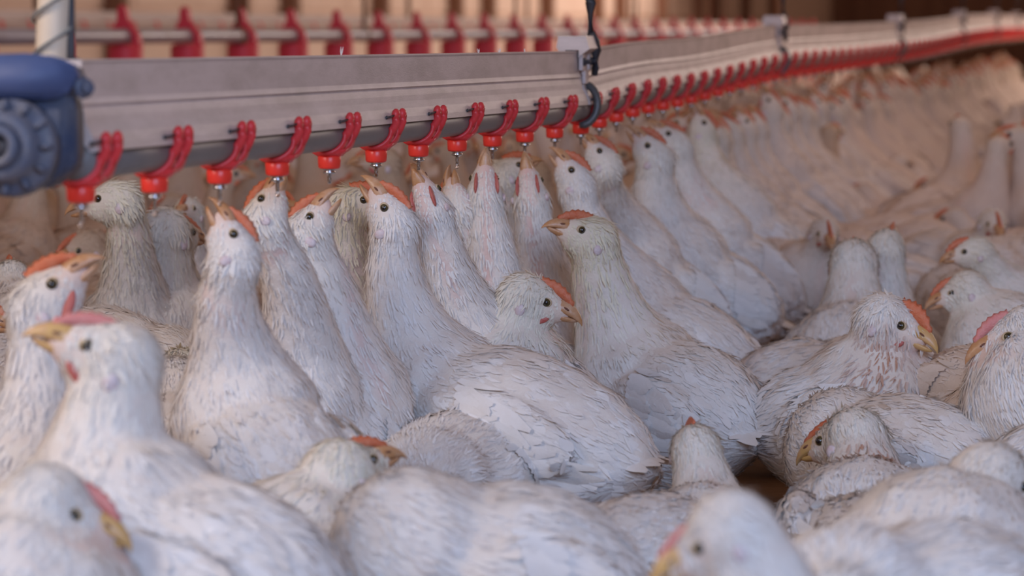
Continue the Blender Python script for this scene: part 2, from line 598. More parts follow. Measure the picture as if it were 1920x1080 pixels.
# hanger brackets at the joints of the line
for hi, k in enumerate((10.8, 25, 39.5, 54, 68.5, 83)):
    p = line_pos(k)
    a, r, u = line_frame(k)
    Mx = Matrix((r, a, u)).transposed().to_4x4()
    Mx.translation = p
    br = empty('line_hanger', p, ['black strap hanger with beige bolted clamp at the middle joint of the drinker line',
                                  'blurred dark hanger at the second joint of the drinker line, near the bend',
                                  'blurred dark hanger at the third joint of the drinker line',
                                  'blurred dark hanger at the fourth joint of the drinker line',
                                  'blurred hanger at the fifth joint of the drinker line',
                                  'blurred hanger at the farthest joint of the drinker line'][hi], 'hanger', 'hangers of the drinker line')
    br.rotation_euler = Mx.to_euler()
    # clamp hat over the rail top
    bm = bmesh.new()
    prism(bm, [(-0.014, 0.080), (-0.024, 0.096), (-0.021, 0.113), (0.021, 0.113), (0.027, 0.094), (0.016, 0.086), (0.0095, 0.080), (0.0105, 0.092),
               (-0.0105, 0.092), (-0.0095, 0.080)], 0.085, Matrix())
    for y in (-0.028, 0.030):
        add_box(bm, (0.0125, y, 0.078), (0.006, 0.018, 0.034), bevel=0.001)
    add_box(bm, (0.0108, 0.003, 0.072), (0.004, 0.034, 0.036), bevel=0.001)
    add_box(bm, (0.0125, 0.004, 0.050), (0.005, 0.030, 0.020), bevel=0.001)
    link('clamp', bm_mesh('clamp', bm, False), M_RAIL, br)
    for y in (-0.028, 0.030):
        bm = bmesh.new()
        add_lathe(bm, [(0.0062, 0), (0.0062, 0.004), (0.0036, 0.0045), (0.0036, 0.010), (0.002, 0.011)],
                  Matrix.Translation((0.015, y, 0.074)) @ Matrix.Rotation(R_(90), 4, 'Y'), seg=8)
        link('bolt', bm_mesh('bolt', bm, False), M_DARK, br)
    # black strap
    bm = bmesh.new()
    add_tube(bm, [(0.021, 0.034, 0.052), (0.022, 0.036, 0.064), (0.023, 0.037, 0.090), (0.022, 0.036, 0.104), (0.016, 0.03, 0.118)],
             [0.0045, 0.0060, 0.0085, 0.0075, 0.0065], 10)
    add_tube(bm, [(0.016, 0.03, 0.116), (0.015, 0.03, 0.150), (0.016, 0.03, 0.163), (0.015, 0.03, 0.170)], [0.0052, 0.0052, 0.0085, 0.0085], 10)
    add_tube(bm, [(0.012, 0.03, 0.168), (0.013, 0.03, 0.185), (0.010, 0.028, 1.6)], [0.0030, 0.0025, 0.0022], 6)
    add_tube(bm, [(0.020, 0.03, 0.160), (0.022, 0.03, 0.175), (0.010, 0.028, 1.6)], [0.0030, 0.0025, 0.0022], 6)
    link('strap', bm_mesh('strap', bm), M_DARK, br)
    # hose loop under the joint
    bm = bmesh.new()
    pts = []
    for i in range(15):
        t = R_(150 - 245 * i / 14)
        pts.append((0.006 + 0.024 * math.cos(t), 0.03 - 0.03 * i / 14, 0.008 + 0.031 * math.sin(t)))
    add_tube(bm, pts, [0.0040] + [0.0062] * 13 + [0.0045], 10, hint=Vector((0, 1, 0)))
    link('joint_hoop', bm_mesh('joint_hoop', bm), M_HOSE, br)

# ------------------------------------------------------------------ pressure regulator and its cream standpipe at the line's near end
RB = at(40, 235, 2.88)
reg = empty('pressure_regulator', RB, 'blue plastic pressure regulator with round ribbed cap at near end of drinker line', 'regulator')
px = 2.88 / F_PX
Mc = Matrix((CR, CF, CU)).transposed().to_4x4()   # local x right, y away, z up as seen


def rz(x, y, dz=0.0):
    """local position of a picture point on the regulator, dz towards the viewer"""
    return Vector(((x - 40) * px, -dz, -(y - 235) * px))


reg.rotation_euler = (-PITCH, 0, R_(0))
bm = bmesh.new()
poly = [(-60, 150), (-50, 118), (-10, 108), (60, 106), (110, 111), (136, 118), (151, 130), (150, 152), (139, 172), (128, 184), (100, 190), (-60, 186)]
prism(bm, [tuple((rz(x, y).x, rz(x, y).z)) for x, y in poly][::-1], 0.085, Matrix())
bmesh.ops.bevel(bm, geom=[e for e in bm.edges], offset=0.003, segments=2, affect='EDGES')
link('hood', bm_mesh('hood', bm), M_BLUE, reg)
bm = bmesh.new()
poly = [(-70, 182), (128, 182), (140, 176), (146, 200), (147, 300), (140, 316), (112, 336), (98, 350), (60, 352), (-60, 350), (-80, 300)]
prism(bm, [tuple((rz(x, y).x, rz(x, y).z)) for x, y in poly][::-1], 0.07, Matrix.Translation((0, 0.006, 0)))
bmesh.ops.bevel(bm, geom=[e for e in bm.edges], offset=0.003, segments=2, affect='EDGES')
link('housing', bm_mesh('housing', bm), M_BLUED, reg)
cc = rz(36, 281)
ML = Matrix.Translation((cc.x, -0.030, cc.z)) @ Matrix.Rotation(R_(90), 4, 'X') @ Matrix.Rotation(R_(-14), 4, 'Y')
bm = bmesh.new()
add_lathe(bm, [(0.042, -0.002), (0.042, 0.010), (0.039, 0.014), (0.033, 0.0145), (0.031, 0.020), (0.029, 0.030), (0.025, 0.033), (0.019, 0.0335),
               (0.018, 0.027), (0.012, 0.026)], ML, 40)
for i in range(12):
    t = 2 * math.pi * i / 12
    add_box(bm, (0.036, 0, 0.017), (0.010, 0.004, 0.010), ML @ Matrix.Rotation(t, 4, 'Z'), 0.0008)
link('cap_ring', bm_mesh('cap_ring', bm), M_BLUEG, reg)
bm = bmesh.new()
add_lathe(bm, [(0.0185, 0.020), (0.0185, 0.038), (0.0165, 0.041), (0.0110, 0.041), (0.0100, 0.036), (0.0098, 0.018), (0.004, 0.016)], ML, 28)
link('spout', bm_mesh('spout', bm), M_BLUEG, reg)
bm = bmesh.new()
add_lathe(bm, [(0.0094, 0.030), (0.0094, 0.0335), (0.002, 0.034)], ML, 20)
link('spout_bore', bm_mesh('spout_bore', bm), M_DARK, reg)
bm = bmesh.new()
add_lathe(bm, [(0.0095, 0.0), (0.0095, 0.004), (0.006, 0.006), (0.006, 0.011), (0.003, 0.012)],
          Matrix.Translation(rz(160, 168, 0.022)) @ Matrix.Rotation(R_(90), 4, 'X') @ Matrix.Rotation(R_(40), 4, 'Y'), seg=8)
link('rail_bolt', bm_mesh('rail_bolt', bm, False), M_BLUEG, reg)
bm = bmesh.new()
add_box(bm, tuple(rz(112, 235, 0.038)), (0.012, 0.004, 0.024), bevel=0.001)
link('catch', bm_mesh('catch', bm, False), M_BLUED, reg)

SB = at(98, 110, 3.02)
st = empty('standpipe', SB, 'cream plastic standpipe rising behind the blue regulator, wound with grey cord', 'pipe')
bm = bmesh.new()
add_tube(bm, [(-0.002, 0, -0.02), (0, 0, 0.0), (0.003, 0, 0.06), (0.006, 0.0, 0.5)], [0.0155, 0.0155, 0.0155, 0.0155], 22)
link('tube', bm_mesh('tube', bm), M_CREAM, st)
bm = bmesh.new()
pts = []
for i in range(90):
    t = 2 * math.pi * i / 22
    pts.append((0.001 + 0.0185 * math.cos(t), 0.0185 * math.sin(t), -0.01 + 0.034 * i / 22 + 0.006 * math.cos(t)))
add_tube(bm, pts, 0.0017, 6)
link('winding_cord', bm_mesh('winding_cord', bm), M_CORD, st)
bm = bmesh.new()
add_tube(bm, [(0.016, -0.004, -0.028), (0.0175, -0.004, 0.01), (0.0185, -0.004, 0.05), (0.021, -0.004, 0.5)], [0.0045, 0.0042, 0.0030, 0.0030], 8)
add_tube(bm, [(0.016, -0.004, 0.002), (0.024, -0.006, -0.001), (0.032, -0.006, -0.003)], [0.002, 0.0018, 0.0014], 6)
link('hanging_wire', bm_mesh('hanging_wire', bm), M_DARK, st)

# ------------------------------------------------------------------ feeder line behind
ZF = 9.3


def feed_pos(j):
    u = 1 / (1 + 0.0567 * j)
    return at(2400 - 2165 * u, 57 + 11 * u, ZF / u)


FB = feed_pos(4)
bm = bmesh.new()
add_tube(bm, [feed_pos(j) - FB for j in (-4, 0, 5, 12, 20, 32)], 0.0215, 14)
fl = link('feeder_pipe', bm_mesh('feeder_pipe', bm), M_TUBE, None, FB)
tag(fl, 'grey feed pipe running level behind the drinker rail with red pan feeders', 'pipe')
fd = (feed_pos(5) - feed_pos(0)).normalized()
fr = fd.cross(Vector((0, 0, 1))).normalized()
FM = Matrix((fr, fd, fr.cross(fd))).transposed()


def feeder_meshes():
    out = []
    bm = bmesh.new()   # pipe yoke with pointed tab
    prism(bm, [(-0.046, -0.018), (-0.030, 0.028), (-0.020, 0.045), (-0.018, 0.078), (-0.008, 0.088), (0.004, 0.080), (0.012, 0.045), (0.030, 0.020),
               (0.042, 0.000), (0.047, -0.022), (0.047, -0.07), (0.022, -0.07), (0.024, -0.03), (0.025, 0.0), (0.016, 0.018), (0, 0.0245), (-0.016, 0.018),
               (-0.024, 0), (-0.026, -0.018)], 0.030, Matrix())
    out.append(('yoke', bm_mesh('yoke', bm, False), M_RED3))
    bm = bmesh.new()
    add_lathe(bm, [(0.030, -0.0220), (0.047, -0.026), (0.050, -0.034), (0.048, -0.16), (0.060, -0.30), (0.062, -0.40)], seg=20)
    out.append(('drop_tube', bm_mesh('drop_tube', bm), M_RED3))
    bm = bmesh.new()
    add_lathe(bm, [(0.04, -0.515), (0.13, -0.515), (0.165, -0.485), (0.172, -0.445), (0.166, -0.445), (0.158, -0.480), (0.12, -0.505), (0.03, -0.49)], seg=28)
    for i in range(14):
        t = 2 * math.pi * i / 14
        add_tube(bm, [(0.055 * math.cos(t), 0.055 * math.sin(t), -0.385), (0.12 * math.cos(t), 0.12 * math.sin(t), -0.40), (0.168 * math.cos(t), 0.168 * math.sin(t), -0.448)], 0.004, 5)
    out.append(('pan', bm_mesh('pan', bm), M_PAN))
    for _, me, m in out:
        me.materials.append(m)
    return out


fms = feeder_meshes()
for j in range(-2, 27):
    p = feed_pos(j)
    ords = ['first', 'second', 'third', 'fourth', 'fifth', 'sixth', 'seventh', 'eighth', 'ninth', 'tenth', 'eleventh', 'twelfth']
    fl_ = ('blurred red pan feeder on the grey feed pipe, %s right of the cream standpipe' % ords[j] if 0 <= j < 12 else
           ('red pan feeder on the grey feed pipe hidden behind the cream standpipe or beyond it' if j < 0 else
            'distant red pan feeder on the grey feed pipe beyond the black strap hanger'))
    e = empty('pan_feeder', p, fl_, 'feeder', 'red pan feeders on the grey pipe')
    e.rotation_euler = FM.to_euler()
    for nm, me, m in fms:
        c = bpy.data.objects.new(nm, me)
        COL.objects.link(c)
        c.parent = e

# a farther drinker line, hoisted higher
def far_pos(s):
    return house(4.75, s, 0.665 - 0.001 * s)


RBk = far_pos(12)
far = empty('drinker_line', RBk, 'blurred distant drinker line with pale rail and red cups behind the feeders', 'drinker line')
bm = bmesh.new()
for z0, z1, x in ((0.02, 0.062, 0.010),):
    rg = []
    for s in (8, 20, 35, 50):
        p = far_pos(s) - RBk
        rg.append([bm.verts.new(p + fr * dx + Vector((0, 0, z))) for dx, z in ((-0.01, z0), (-0.01, z1), (0.01, z1), (0.01, z0))])
    for a, b in zip(rg, rg[1:]):
        for q in range(4):
            bm.faces.new((a[q], a[(q + 1) % 4], b[(q + 1) % 4], b[q]))
    bm.faces.new(rg[0])
    bm.faces.new(rg[-1])
link('rail', bm_mesh('far_rail', bm, False), M_RAIL, far)
bm = bmesh.new()
add_tube(bm, [far_pos(8) - RBk, far_pos(50) - RBk], 0.0175, 12)
link('water_pipe', bm_mesh('far_pipe', bm), M_WALL, far)
bm = bmesh.new()
add_lathe(bm, [(0.006, -0.060), (0.016, -0.058), (0.018, -0.036), (0.022, -0.020), (0.024, 0.0), (0.020, 0.020), (0.010, 0.024)], seg=10)
mfc = bm_mesh('far_cup', bm)
mfc.materials.append(M_RED2)
for i in range(120):
    c = bpy.data.objects.new('cup', mfc)
    COL.objects.link(c)
    c.parent = far
    c.location = far_pos(11.3 + i * 0.30) - RBk
# suspension wires of the feeder and far drinker lines
rng = random.Random(9)
wires = [(p_ - RBk) for p_ in [far_pos(s) for s in (12.3, 15.0, 18.0, 21.0, 24.5, 28.0, 32.0)]]
for v in wires:
    bm = bmesh.new()
    add_tube(bm, [v + Vector((0, 0, 0.05)), v + Vector((0, 0, 1.2))], 0.012, 6)
    link('hanging_strap', bm_mesh('hanging_strap', bm), M_WOOD, far)
for j in (1.9, 4.6, 9, 14, 19):
    v = feed_pos(j) - FB
    bm = bmesh.new()
    add_tube(bm, [v + Vector((0, 0, -0.023)), v + Vector((0, 0, 0.023))], 0.024, 10)
    add_tube(bm, [v + Vector((0, 0, 0.02)), v + Vector((0, 0, 1.2))], 0.007, 6)
    link('suspension_wire', bm_mesh('suspension_wire', bm), M_WOOD, fl)

# ------------------------------------------------------------------ chickens
NR = np.random.RandomState(11)


def feather_mesh(P, N, D, L, W, lift, rng, cols, camber=0.07, small=False):
    """overlapping feathers; arrays of length n"""
    n = len(P)
    if small:
        st, wd, nc = np.array([0, .55, 1.0]), np.array([.6, 1.0, .12]), 2
    else:
        st, wd, nc = np.array([0, .35, .75, 1.0]), np.array([.45, 1.0, .88, .22]), 3
    S = np.cross(D, N)
    S /= np.linalg.norm(S, axis=1)[:, None] + 1e-9
    V = np.zeros((n, len(st), nc, 3))
    bend = (rng.rand(n) - .5) * .35
    for i, (s, wq) in enumerate(zip(st, wd)):
        base = P + D * (L * s)[:, None] + N * (lift * L * (s ** 1.4) - L * (.03 if small else .17) * s * s)[:, None] + S * (bend * L * s * s)[:, None]
        for c in range(nc):
            q = -1 + 2 * c / (nc - 1)
            up = camber * W * (1 - q * q) if nc == 3 else 0 * W
            V[:, i, c] = base + S * (q * wq * W / 2)[:, None] + N * up[:, None]
    m = len(st) * nc
    V = V.reshape(n * m, 3)
    fs = []
    for i in range(len(st) - 1):
        for c in range(nc - 1):
            fs.append([i * nc + c, i * nc + c + 1, (i + 1) * nc + c + 1, (i + 1) * nc + c])
    fs = np.array(fs)
    Fq = (fs[None] + (np.arange(n) * m)[:, None, None]).reshape(-1, 4)
    C = np.repeat(cols, m, axis=0)
    SN = N + rng.randn(n, 3) * .10
    SN = np.repeat(SN, m, axis=0).reshape(n, len(st), nc, 3)
    for c in range(nc):
        SN[:, :, c] += S[:, None, :] * (.18 * (-1 + 2 * c / (nc - 1)))
    SN = SN.reshape(-1, 3)
    SN /= np.linalg.norm(SN, axis=1)[:, None] + 1e-9
    return V, Fq, C, SN


def vnoise(P, sc_, seed):
    r = np.random.RandomState(seed)
    out = np.zeros(len(P))
    for _ in range(5):
        k = r.randn(3) * sc_
        out += np.sin(P @ k + r.rand() * 6.28)
    return out / 5


def bez(p0, p1, p2, p3, n):
    out = []
    for i in range(n):
        t = i / (n - 1)
        out.append(p0 * (1 - t) ** 3 + p1 * 3 * t * (1 - t) ** 2 + p2 * 3 * t * t * (1 - t) + p3 * t ** 3)
    return out


def build_body(parts_el, voxel, smooth_it):
    bm = bmesh.new()
    for c, rad, Mx in parts_el:
        r = bmesh.ops.create_icosphere(bm, subdivisions=2, radius=1)
        T = Matrix.Translation(c) @ Mx.to_4x4()
        for q in r['verts']:
            q.co = T @ Vector((q.co.x * rad[0], q.co.y * rad[1], q.co.z * rad[2]))
    me = bpy.data.meshes.new('tmp')
    bm.to_mesh(me)
    bm.free()
    o = bpy.data.objects.new('tmp', me)
    COL.objects.link(o)
    m = o.modifiers.new('r', 'REMESH')
    m.mode = 'VOXEL'
    m.voxel_size = voxel
    s = o.modifiers.new('s', 'SMOOTH')
    s.factor = 0.6
    s.iterations = smooth_it
    dg = bpy.context.evaluated_depsgraph_get()
    ev = bpy.data.meshes.new_from_object(o.evaluated_get(dg))
    bpy.data.objects.remove(o)
    bpy.data.meshes.remove(me)
    return ev


def mrot(f, u):
    """matrix with columns f, s, u"""
    f = f.normalized()
    s = u.cross(f).normalized()
    u2 = f.cross(s)
    return Matrix((f, s, u2)).transposed()


def chicken(T, N, H, bdir, cdir, s=1.0, beak_open=0.0, seed=1, detail=1.0, name='chicken', label=None, group=None,
            yellow=0.3, pink=0.3, comb=.8, combmat=None, neck_w=1.0, girth=1.0, wattle=.25, ybeak=False, dirty=0.3,
            parts=True, red_patch=None, voxel=0.0058, simple=False, neck_fluff=1.0, base=None, body_roll=0.0, tailfan=1.0, tone=None):
    rng = np.random.RandomState(seed)
    T, N, H = Vector(T), Vector(N), Vector(H)
    bdir = Vector(bdir).normalized()
    cdir = Vector(cdir)
    cdir = (cdir - bdir * cdir.dot(bdir)).normalized()
    a = (N - T).normalized()
    up = (Vector((0, 0, 1)) - a * a.z)
    up.normalize()
    if body_roll:
        up = Matrix.Rotation(body_roll, 3, a) @ up
    side = up.cross(a).normalized()
    MB_ = mrot(a, up)
    L = (N - T).length
    els = []
    spine = []       # centre, flow (pointing backwards), region
    tor = [(-.02, .030, .030, .016), (.08, .052, .052, .010), (.22, .070, .070, .002), (.38, .080, .080, -.004), (.54, .088, .088, -.012), (.70, .088, .090, -.018),
           (.84, .080, .082, -.020), (.95, .066, .070, -.016), (1.04, .054, .056, -.006)]
    fine = []
    for q0, q1 in zip(tor, tor[1:]):
        fine += [q0, tuple((x * 2 + y) / 3 for x, y in zip(q0, q1)), tuple((x + y * 2) / 3 for x, y in zip(q0, q1))]
    for t, w_, h_, dz in fine + [tor[-1]]:
        c = T + a * (L * t) + up * (dz * s)
        els.append((c, (L * .15, w_ * s * girth, h_ * s * girth), MB_))
        spine.append((c, -a, 0, w_ * s))
    # wings bulge
    for sd in (-1, 1):
        c = T + a * (L * .50) + side * (sd * .066 * s * girth) + up * (.012 * s)
        els.append((c, (L * .42, .022 * s, .048 * s), mrot((a - up * .10).normalized(), up)))
    # neck
    neck_dir_end = (bdir * .55 - cdir * -0.0)
    nl = (H - N).length
    back = (-bdir * .25 - cdir * .8).normalized()   # from skull back and down to the neck
    hN = H - bdir * (.012 * s)
    p1 = N + (a * .55 + up * .45).normalized() * nl * .30
    d_end = (hN - p1).normalized() * .75 - back * .45
    p2 = hN - d_end.normalized() * nl * .34
    pts = bez(N, p1, p2, hN, 15)
    for i, c in enumerate(pts):
        t = i / 14
        r = (.052 * (1 - t) ** 2.1 + .0290 + .001 * math.sin(t * 3)) * s * neck_w
        if t > .85:
            r = min(r, .0285 * s * neck_w)
        tg = (pts[min(i + 1, 14)] - pts[max(i - 1, 0)]).normalized()
        els.append((c, (r, r, r), Matrix.Identity(3)))
        spine.append((c, -tg, 1, r))
    # head
    MH = mrot(bdir, cdir)
    sd_ = MH.col[1]
    for fx, uz, rx, ry, rz_ in ((-.002, .001, .0300, .0235, .0265), (.016, -.001, .0220, .0180, .0205), (.027, -.002, .0170, .0128, .0150),
                                (.034, -.002, .0120, .0095, .0118), (-.012, -.008, .0250, .0240, .0250), (.010, -.012, .0200, .0150, .0140)):
        els.append((H + bdir * (fx * s) + cdir * (uz * s), (rx * s, ry * s, rz_ * s), MH))
    spine.append((H, -bdir, 2, .02 * s))
    me = build_body(els, voxel * (1 if not simple else 1.8), 5 if not simple else 3)
    nv = len(me.vertices)
    V = np.zeros(nv * 3, dtype=np.float32)
    me.vertices.foreach_get('co', V)
    V = V.reshape(-1, 3).astype(float)
    if base is None:
        mid = (T + N) / 2
        base = Vector((mid.x, mid.y, 0))
    nb = np.array(base)
    npoly = len(me.polygons)
    ctr = np.zeros(npoly * 3, dtype=np.float32)
    me.polygons.foreach_get('center', ctr)
    ctr = ctr.reshape(-1, 3).astype(float)
    nrm = np.zeros(npoly * 3, dtype=np.float32)
    me.polygons.foreach_get('normal', nrm)
    nrm = nrm.reshape(-1, 3).astype(float)
    ar = np.zeros(npoly, dtype=np.float32)
    me.polygons.foreach_get('area', ar)
    bvh = BVHTree.FromPolygons([tuple(v) for v in V.tolist()], [tuple(p.vertices) for p in me.polygons])
    nf, nc, nH, nsd = np.array(bdir), np.array(cdir), np.array(H), np.array(sd_)
    SC = np.array([list(q[0]) for q in spine])
    SD = np.array([list(q[1]) for q in spine])
    SR = np.array([q[2] for q in spine])
    SRad = np.array([q[3] for q in spine])

    def classify(P):
        d = np.linalg.norm(P[:, None] - SC[None], axis=2) - SRad[None] * .8
        wgt = np.exp(-(d - d.min(axis=1)[:, None]) / .012)
        wgt /= wgt.sum(axis=1)[:, None]
        reg = SR[np.argmin(d, axis=1)]
        fl = wgt @ SD
        fl /= np.linalg.norm(fl, axis=1)[:, None] + 1e-9
        hl = (P - nH)
        hf, hu, hs = hl @ nf / s, hl @ nc / s, hl @ nsd / s
        hd = np.linalg.norm(hl, axis=1) / s
        return reg, fl, hf, hu, hs, hd

    # skin colours that belong to the bird: rosy face, bare throat streak, creamy down elsewhere
    def skin_tint(P):
        reg, fl, hf, hu, hs, hd = classify(P)
        n1 = vnoise(P - nb, 60 / s, seed)
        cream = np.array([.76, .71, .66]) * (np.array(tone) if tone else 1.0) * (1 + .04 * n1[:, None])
        face = np.clip((hf - .006) / .03, 0, 1) * (hd < .06) * np.clip(1.1 - np.abs(hu) / .04, 0, 1)
        face = face * (.45 + .55 * pink)
        col = cream * (1 - face[:, None]) + np.array([.74, .54, .46]) * face[:, None]
        yl = np.exp(-(hd / .05) ** 2) * yellow * .8
        col = col * (1 - yl[:, None]) + np.array([.74, .66, .47]) * yl[:, None]
        # throat streak below the beak
        thr = np.clip(1 - np.abs(hs) / .012, 0, 1) * (hu < -.004) * (hf > -.13) * np.clip((n1 + .9), 0, 1) * pink * (reg >= 1)
        col = col * (1 - .6 * thr[:, None]) + np.array([.66, .34, .30]) * .6 * thr[:, None]
        return col

    def feather_cols(P, reg, hd):
        n1 = vnoise(P - nb, 26 / s, seed + 5)
        n2 = vnoise(P - nb, 80 / s, seed + 6)
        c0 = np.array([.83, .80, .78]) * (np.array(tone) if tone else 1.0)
        c = np.repeat(c0[None], len(P), 0) * (1 + .06 * (rng.rand(len(P), 1) - .5))
        dirt = np.clip(n1 * .8 + n2 * .6 - .15, 0, 1) * dirty * 1.5
        c = c * (1 - dirt[:, None]) + np.array([.66, .49, .38]) * dirt[:, None]
        yl = np.exp(-(hd / (.045 + .10 * yellow)) ** 2) * yellow
        c = c * (1 - yl[:, None]) + np.array([.80, .74, .52]) * yl[:, None]
        if red_patch is not None:
            rp, rr = np.array(red_patch[0]), red_patch[1]
            q = np.clip(1.6 - np.linalg.norm(P - rp, axis=1) / rr + .5 * n2, 0, 1) * (.35 + .65 * rng.rand(len(P)))
            c = c * (1 - q[:, None]) + np.array([.50, .24, .15]) * q[:, None]
        return c

    me.vertices.foreach_set('co', (V - nb).astype(np.float32).ravel())
    ca = me.color_attributes.new('tint', 'FLOAT_COLOR', 'POINT')
    cc = np.ones((nv, 4), dtype=np.float32)
    cc[:, :3] = skin_tint(V)
    ca.data.foreach_set('color', cc.ravel())
    me.polygons.foreach_set('use_smooth', np.ones(npoly, dtype=bool))
    me.update()

    reg, fl, hf, hu, hs, hd = classify(ctr)
    meshes = []   # (V,F,C)
    bare = (hf > .030) & (hd < .05)
    eyep = [(nH + nf * .0160 * s + nc * .0050 * s + nsd * .018 * s * q) for q in (-1, 1)]
    de = np.minimum(np.linalg.norm(ctr - eyep[0], axis=1), np.linalg.norm(ctr - eyep[1], axis=1)) / s
    lobep = [(nH - nf * .0080 * s - nc * .0100 * s + nsd * .020 * s * q) for q in (-1, 1)]
    dl = np.minimum(np.linalg.norm(ctr - lobep[0], axis=1), np.linalg.norm(ctr - lobep[1], axis=1)) / s

    def scatter(mask, n, Lr, Wr, lift, small, jit=.004, swirl=.25):
        idx = np.where(mask)[0]
        if len(idx) == 0:
            return
        p = ar[idx] / ar[idx].sum()
        ch = rng.choice(idx, n, p=p)
        P = ctr[ch] + (rng.rand(n, 3) - .5) * jit
        Nn = nrm[ch]
        D = fl[ch] + rng.randn(n, 3) * swirl * .5
        D -= Nn * np.sum(D * Nn, axis=1)[:, None]
        D /= np.linalg.norm(D, axis=1)[:, None] + 1e-9
        L_ = (Lr[0] + (Lr[1] - Lr[0]) * rng.rand(n)) * s
        W_ = (Wr[0] + (Wr[1] - Wr[0]) * rng.rand(n)) * s
        lf = lift[0] + (lift[1] - lift[0]) * rng.rand(n)
        P = P - Nn * (.0003 if small else .0010)
        C = feather_cols(P, reg[ch], hd[ch])
        meshes.append(feather_mesh(P, Nn, D, L_, W_, lf, rng, C, small=small))

    k = detail
    scatter(reg == 0, int(1300 * k), (.016, .027), (.009, .014), (.0, .05), False)
    scatter(reg == 0, int(2600 * k), (.012, .022), (.0020, .0046), (.03, .16), True)
    scatter(reg == 1, int(200 * k), (.010, .018), (.0010, .0020), (.20, .50), True)
    scatter(reg == 0, int(250 * k), (.010, .020), (.0014, .0026), (.10, .35), True)
    scatter(reg == 1, int(2800 * k), (.009, .018), (.0014, .0034), (.05, .22 * neck_fluff), True)
    hm = (reg == 2) | (hd < .042)
    hm = hm & ~bare & (de > .0088) & (dl > .0065)
    scatter(hm, int(1500 * k), (.0035, .0070), (.0012, .0024), (.05, .28), True, jit=.002)

    def merge(lst):
        off, Vs, Fs, Cs, Ns = 0, [], [], [], []
        for v, f, c, nn in lst:
            Ns.append(nn)
            Vs.append(v)
            Fs.append(f + off)
            Cs.append(c)
            off += len(v)
        return np.vstack(Vs), np.vstack(Fs), np.vstack(Cs), np.vstack(Ns)

    # wing feathers
    def wing(sd):
        P, Nn, D, L_, W_ = [], [], [], [], []
        sgn = sd
        rows = [(7, .30, .58, .105, .019, .016), (10, .36, .66, .075, .018, .024), (12, .44, .74, .046, .015, .030)]
        for n, t0, t1, ln, wd, zz in rows:
            for i in range(n):
                q = i / (n - 1)
                t = t0 + (t1 - t0) * (0.3 + .7 * q)
                hz = zz - .042 + .062 * q
                org = T + a * (L * t) + up * (hz * s) + side * (sgn * .2)
                hit = bvh.ray_cast(org, -side * sgn, .25)
                if hit[0] is None:
                    continue
                nn = hit[1]
                if nn.dot(side * sgn) < 0:
                    nn = -nn
                P.append(list(hit[0] + nn * (.0016 + (.0012 if ln < .06 else 0))))
                Nn.append(list((nn * .6 + side * sgn * .6).normalized()))
                d = (-a + up * (.20 - .28 * q) + nn * .02)
                D.append(list(d.normalized()))
                L_.append(ln * s * (.9 + .2 * rng.rand()) * (L / .22))
                W_.append(wd * s)
        P, Nn, D = map(np.array, (P, Nn, D))
        D = D - Nn * np.sum(D * Nn, axis=1)[:, None]
        D /= np.linalg.norm(D, axis=1)[:, None]
        V_, F_, C_, N_ = feather_mesh(P, Nn, D, np.array(L_), np.array(W_), np.full(len(P), .03), rng, feather_cols(P, None, np.full(len(P), .3)) * 1.0, camber=.10)
        for i in range(len(V_)):
            st_ = (i % 12) // 3
            hit = bvh.find_nearest(V_[i])
            if hit[0] is not None and (Vector(V_[i]) - hit[0]).length < .05:
                lay_ = .0012 + .0016 * (1 - (i // 12) / (len(V_) / 12)) * 0 + .0004 * ((i // 12) % 4) + (.0007 if (i % 3) == 1 else 0) + .0010 * (i // 12 > 6) + .0010 * (i // 12 > 15)
                V_[i] = np.array(hit[0] + hit[1] * (lay_ + (.002 if st_ == 3 else 0)))
        return V_, F_, C_, N_

    def tail():
        n = 9
        P, Nn, D = [], [], []
        for i in range(n):
            q = -1 + 2 * i / (n - 1)
            P.append(list(T + side * (q * .016 * s) + up * (.026 - .010 * abs(q)) * s + a * .012 * s))
            Nn.append(list((up + side * q * .7).normalized()))
            D.append(list((-a + up * .35 + side * q * .35).normalized()))
        P, Nn, D = map(np.array, (P, Nn, D))
        return feather_mesh(P, Nn, D, np.full(n, .062 * s * tailfan) * (.85 + .3 * rng.rand(n)), np.full(n, .018 * s), np.full(n, .06), rng,
                            feather_cols(P, None, np.full(n, .3)))

    def b_ell(c, rad, Mx):
        bm = bmesh.new()
        T_ = Matrix.Translation(Vector(c) - base) @ Mx.to_4x4()
        add_ell(bm, (0, 0, 0), rad, T_, 14, 10)
        return bm

    # beak built in head frame: x forward, y side, z up
    HB = Matrix.Translation(H - base) @ MH.to_4x4()

    def HBs(x, y, z):
        return HB @ Vector((x * s, y * s, z * s))

    def beak_bm(upper):
        bm = bmesh.new()
        st = ([(.024, .0118, .0122, .0005), (.032, .0110, .0122, .0005), (.040, .0094, .0112, -.0005), (.047, .0072, .0094, -.0022), (.053, .0048, .0068, -.0048),
               (.0572, .0024, .0042, -.0078), (.0590, .0008, .0018, -.0105)] if upper else
              [(.018, .0122, .0078, -.0062), (.028, .0104, .0068, -.0060), (.038, .0080, .0056, -.0056), (.047, .0050, .0040, -.0056), (.0530, .0014, .0016, -.0054)])
        ang = (R_(3) if upper else -R_(19)) * beak_open
        rings = []
        sg = 12
        for x, wy, hz, zc in st:
            x0 = .016
            ca_, sa_ = math.cos(ang), math.sin(ang)
            ring = []
            for j in range(sg):
                t = 2 * math.pi * j / sg
                y = wy * math.cos(t)
                z = hz * math.sin(t)
                if upper and z < 0:
                    z *= .30
                if not upper and z > 0:
                    z *= .35
                z += zc
                xx = x0 + (x - x0) * ca_ - z * sa_ * 1
                zz = (x - x0) * sa_ + z * ca_
                ring.append(bm.verts.new(HBs(xx, y, zz)))
            rings.append(ring)
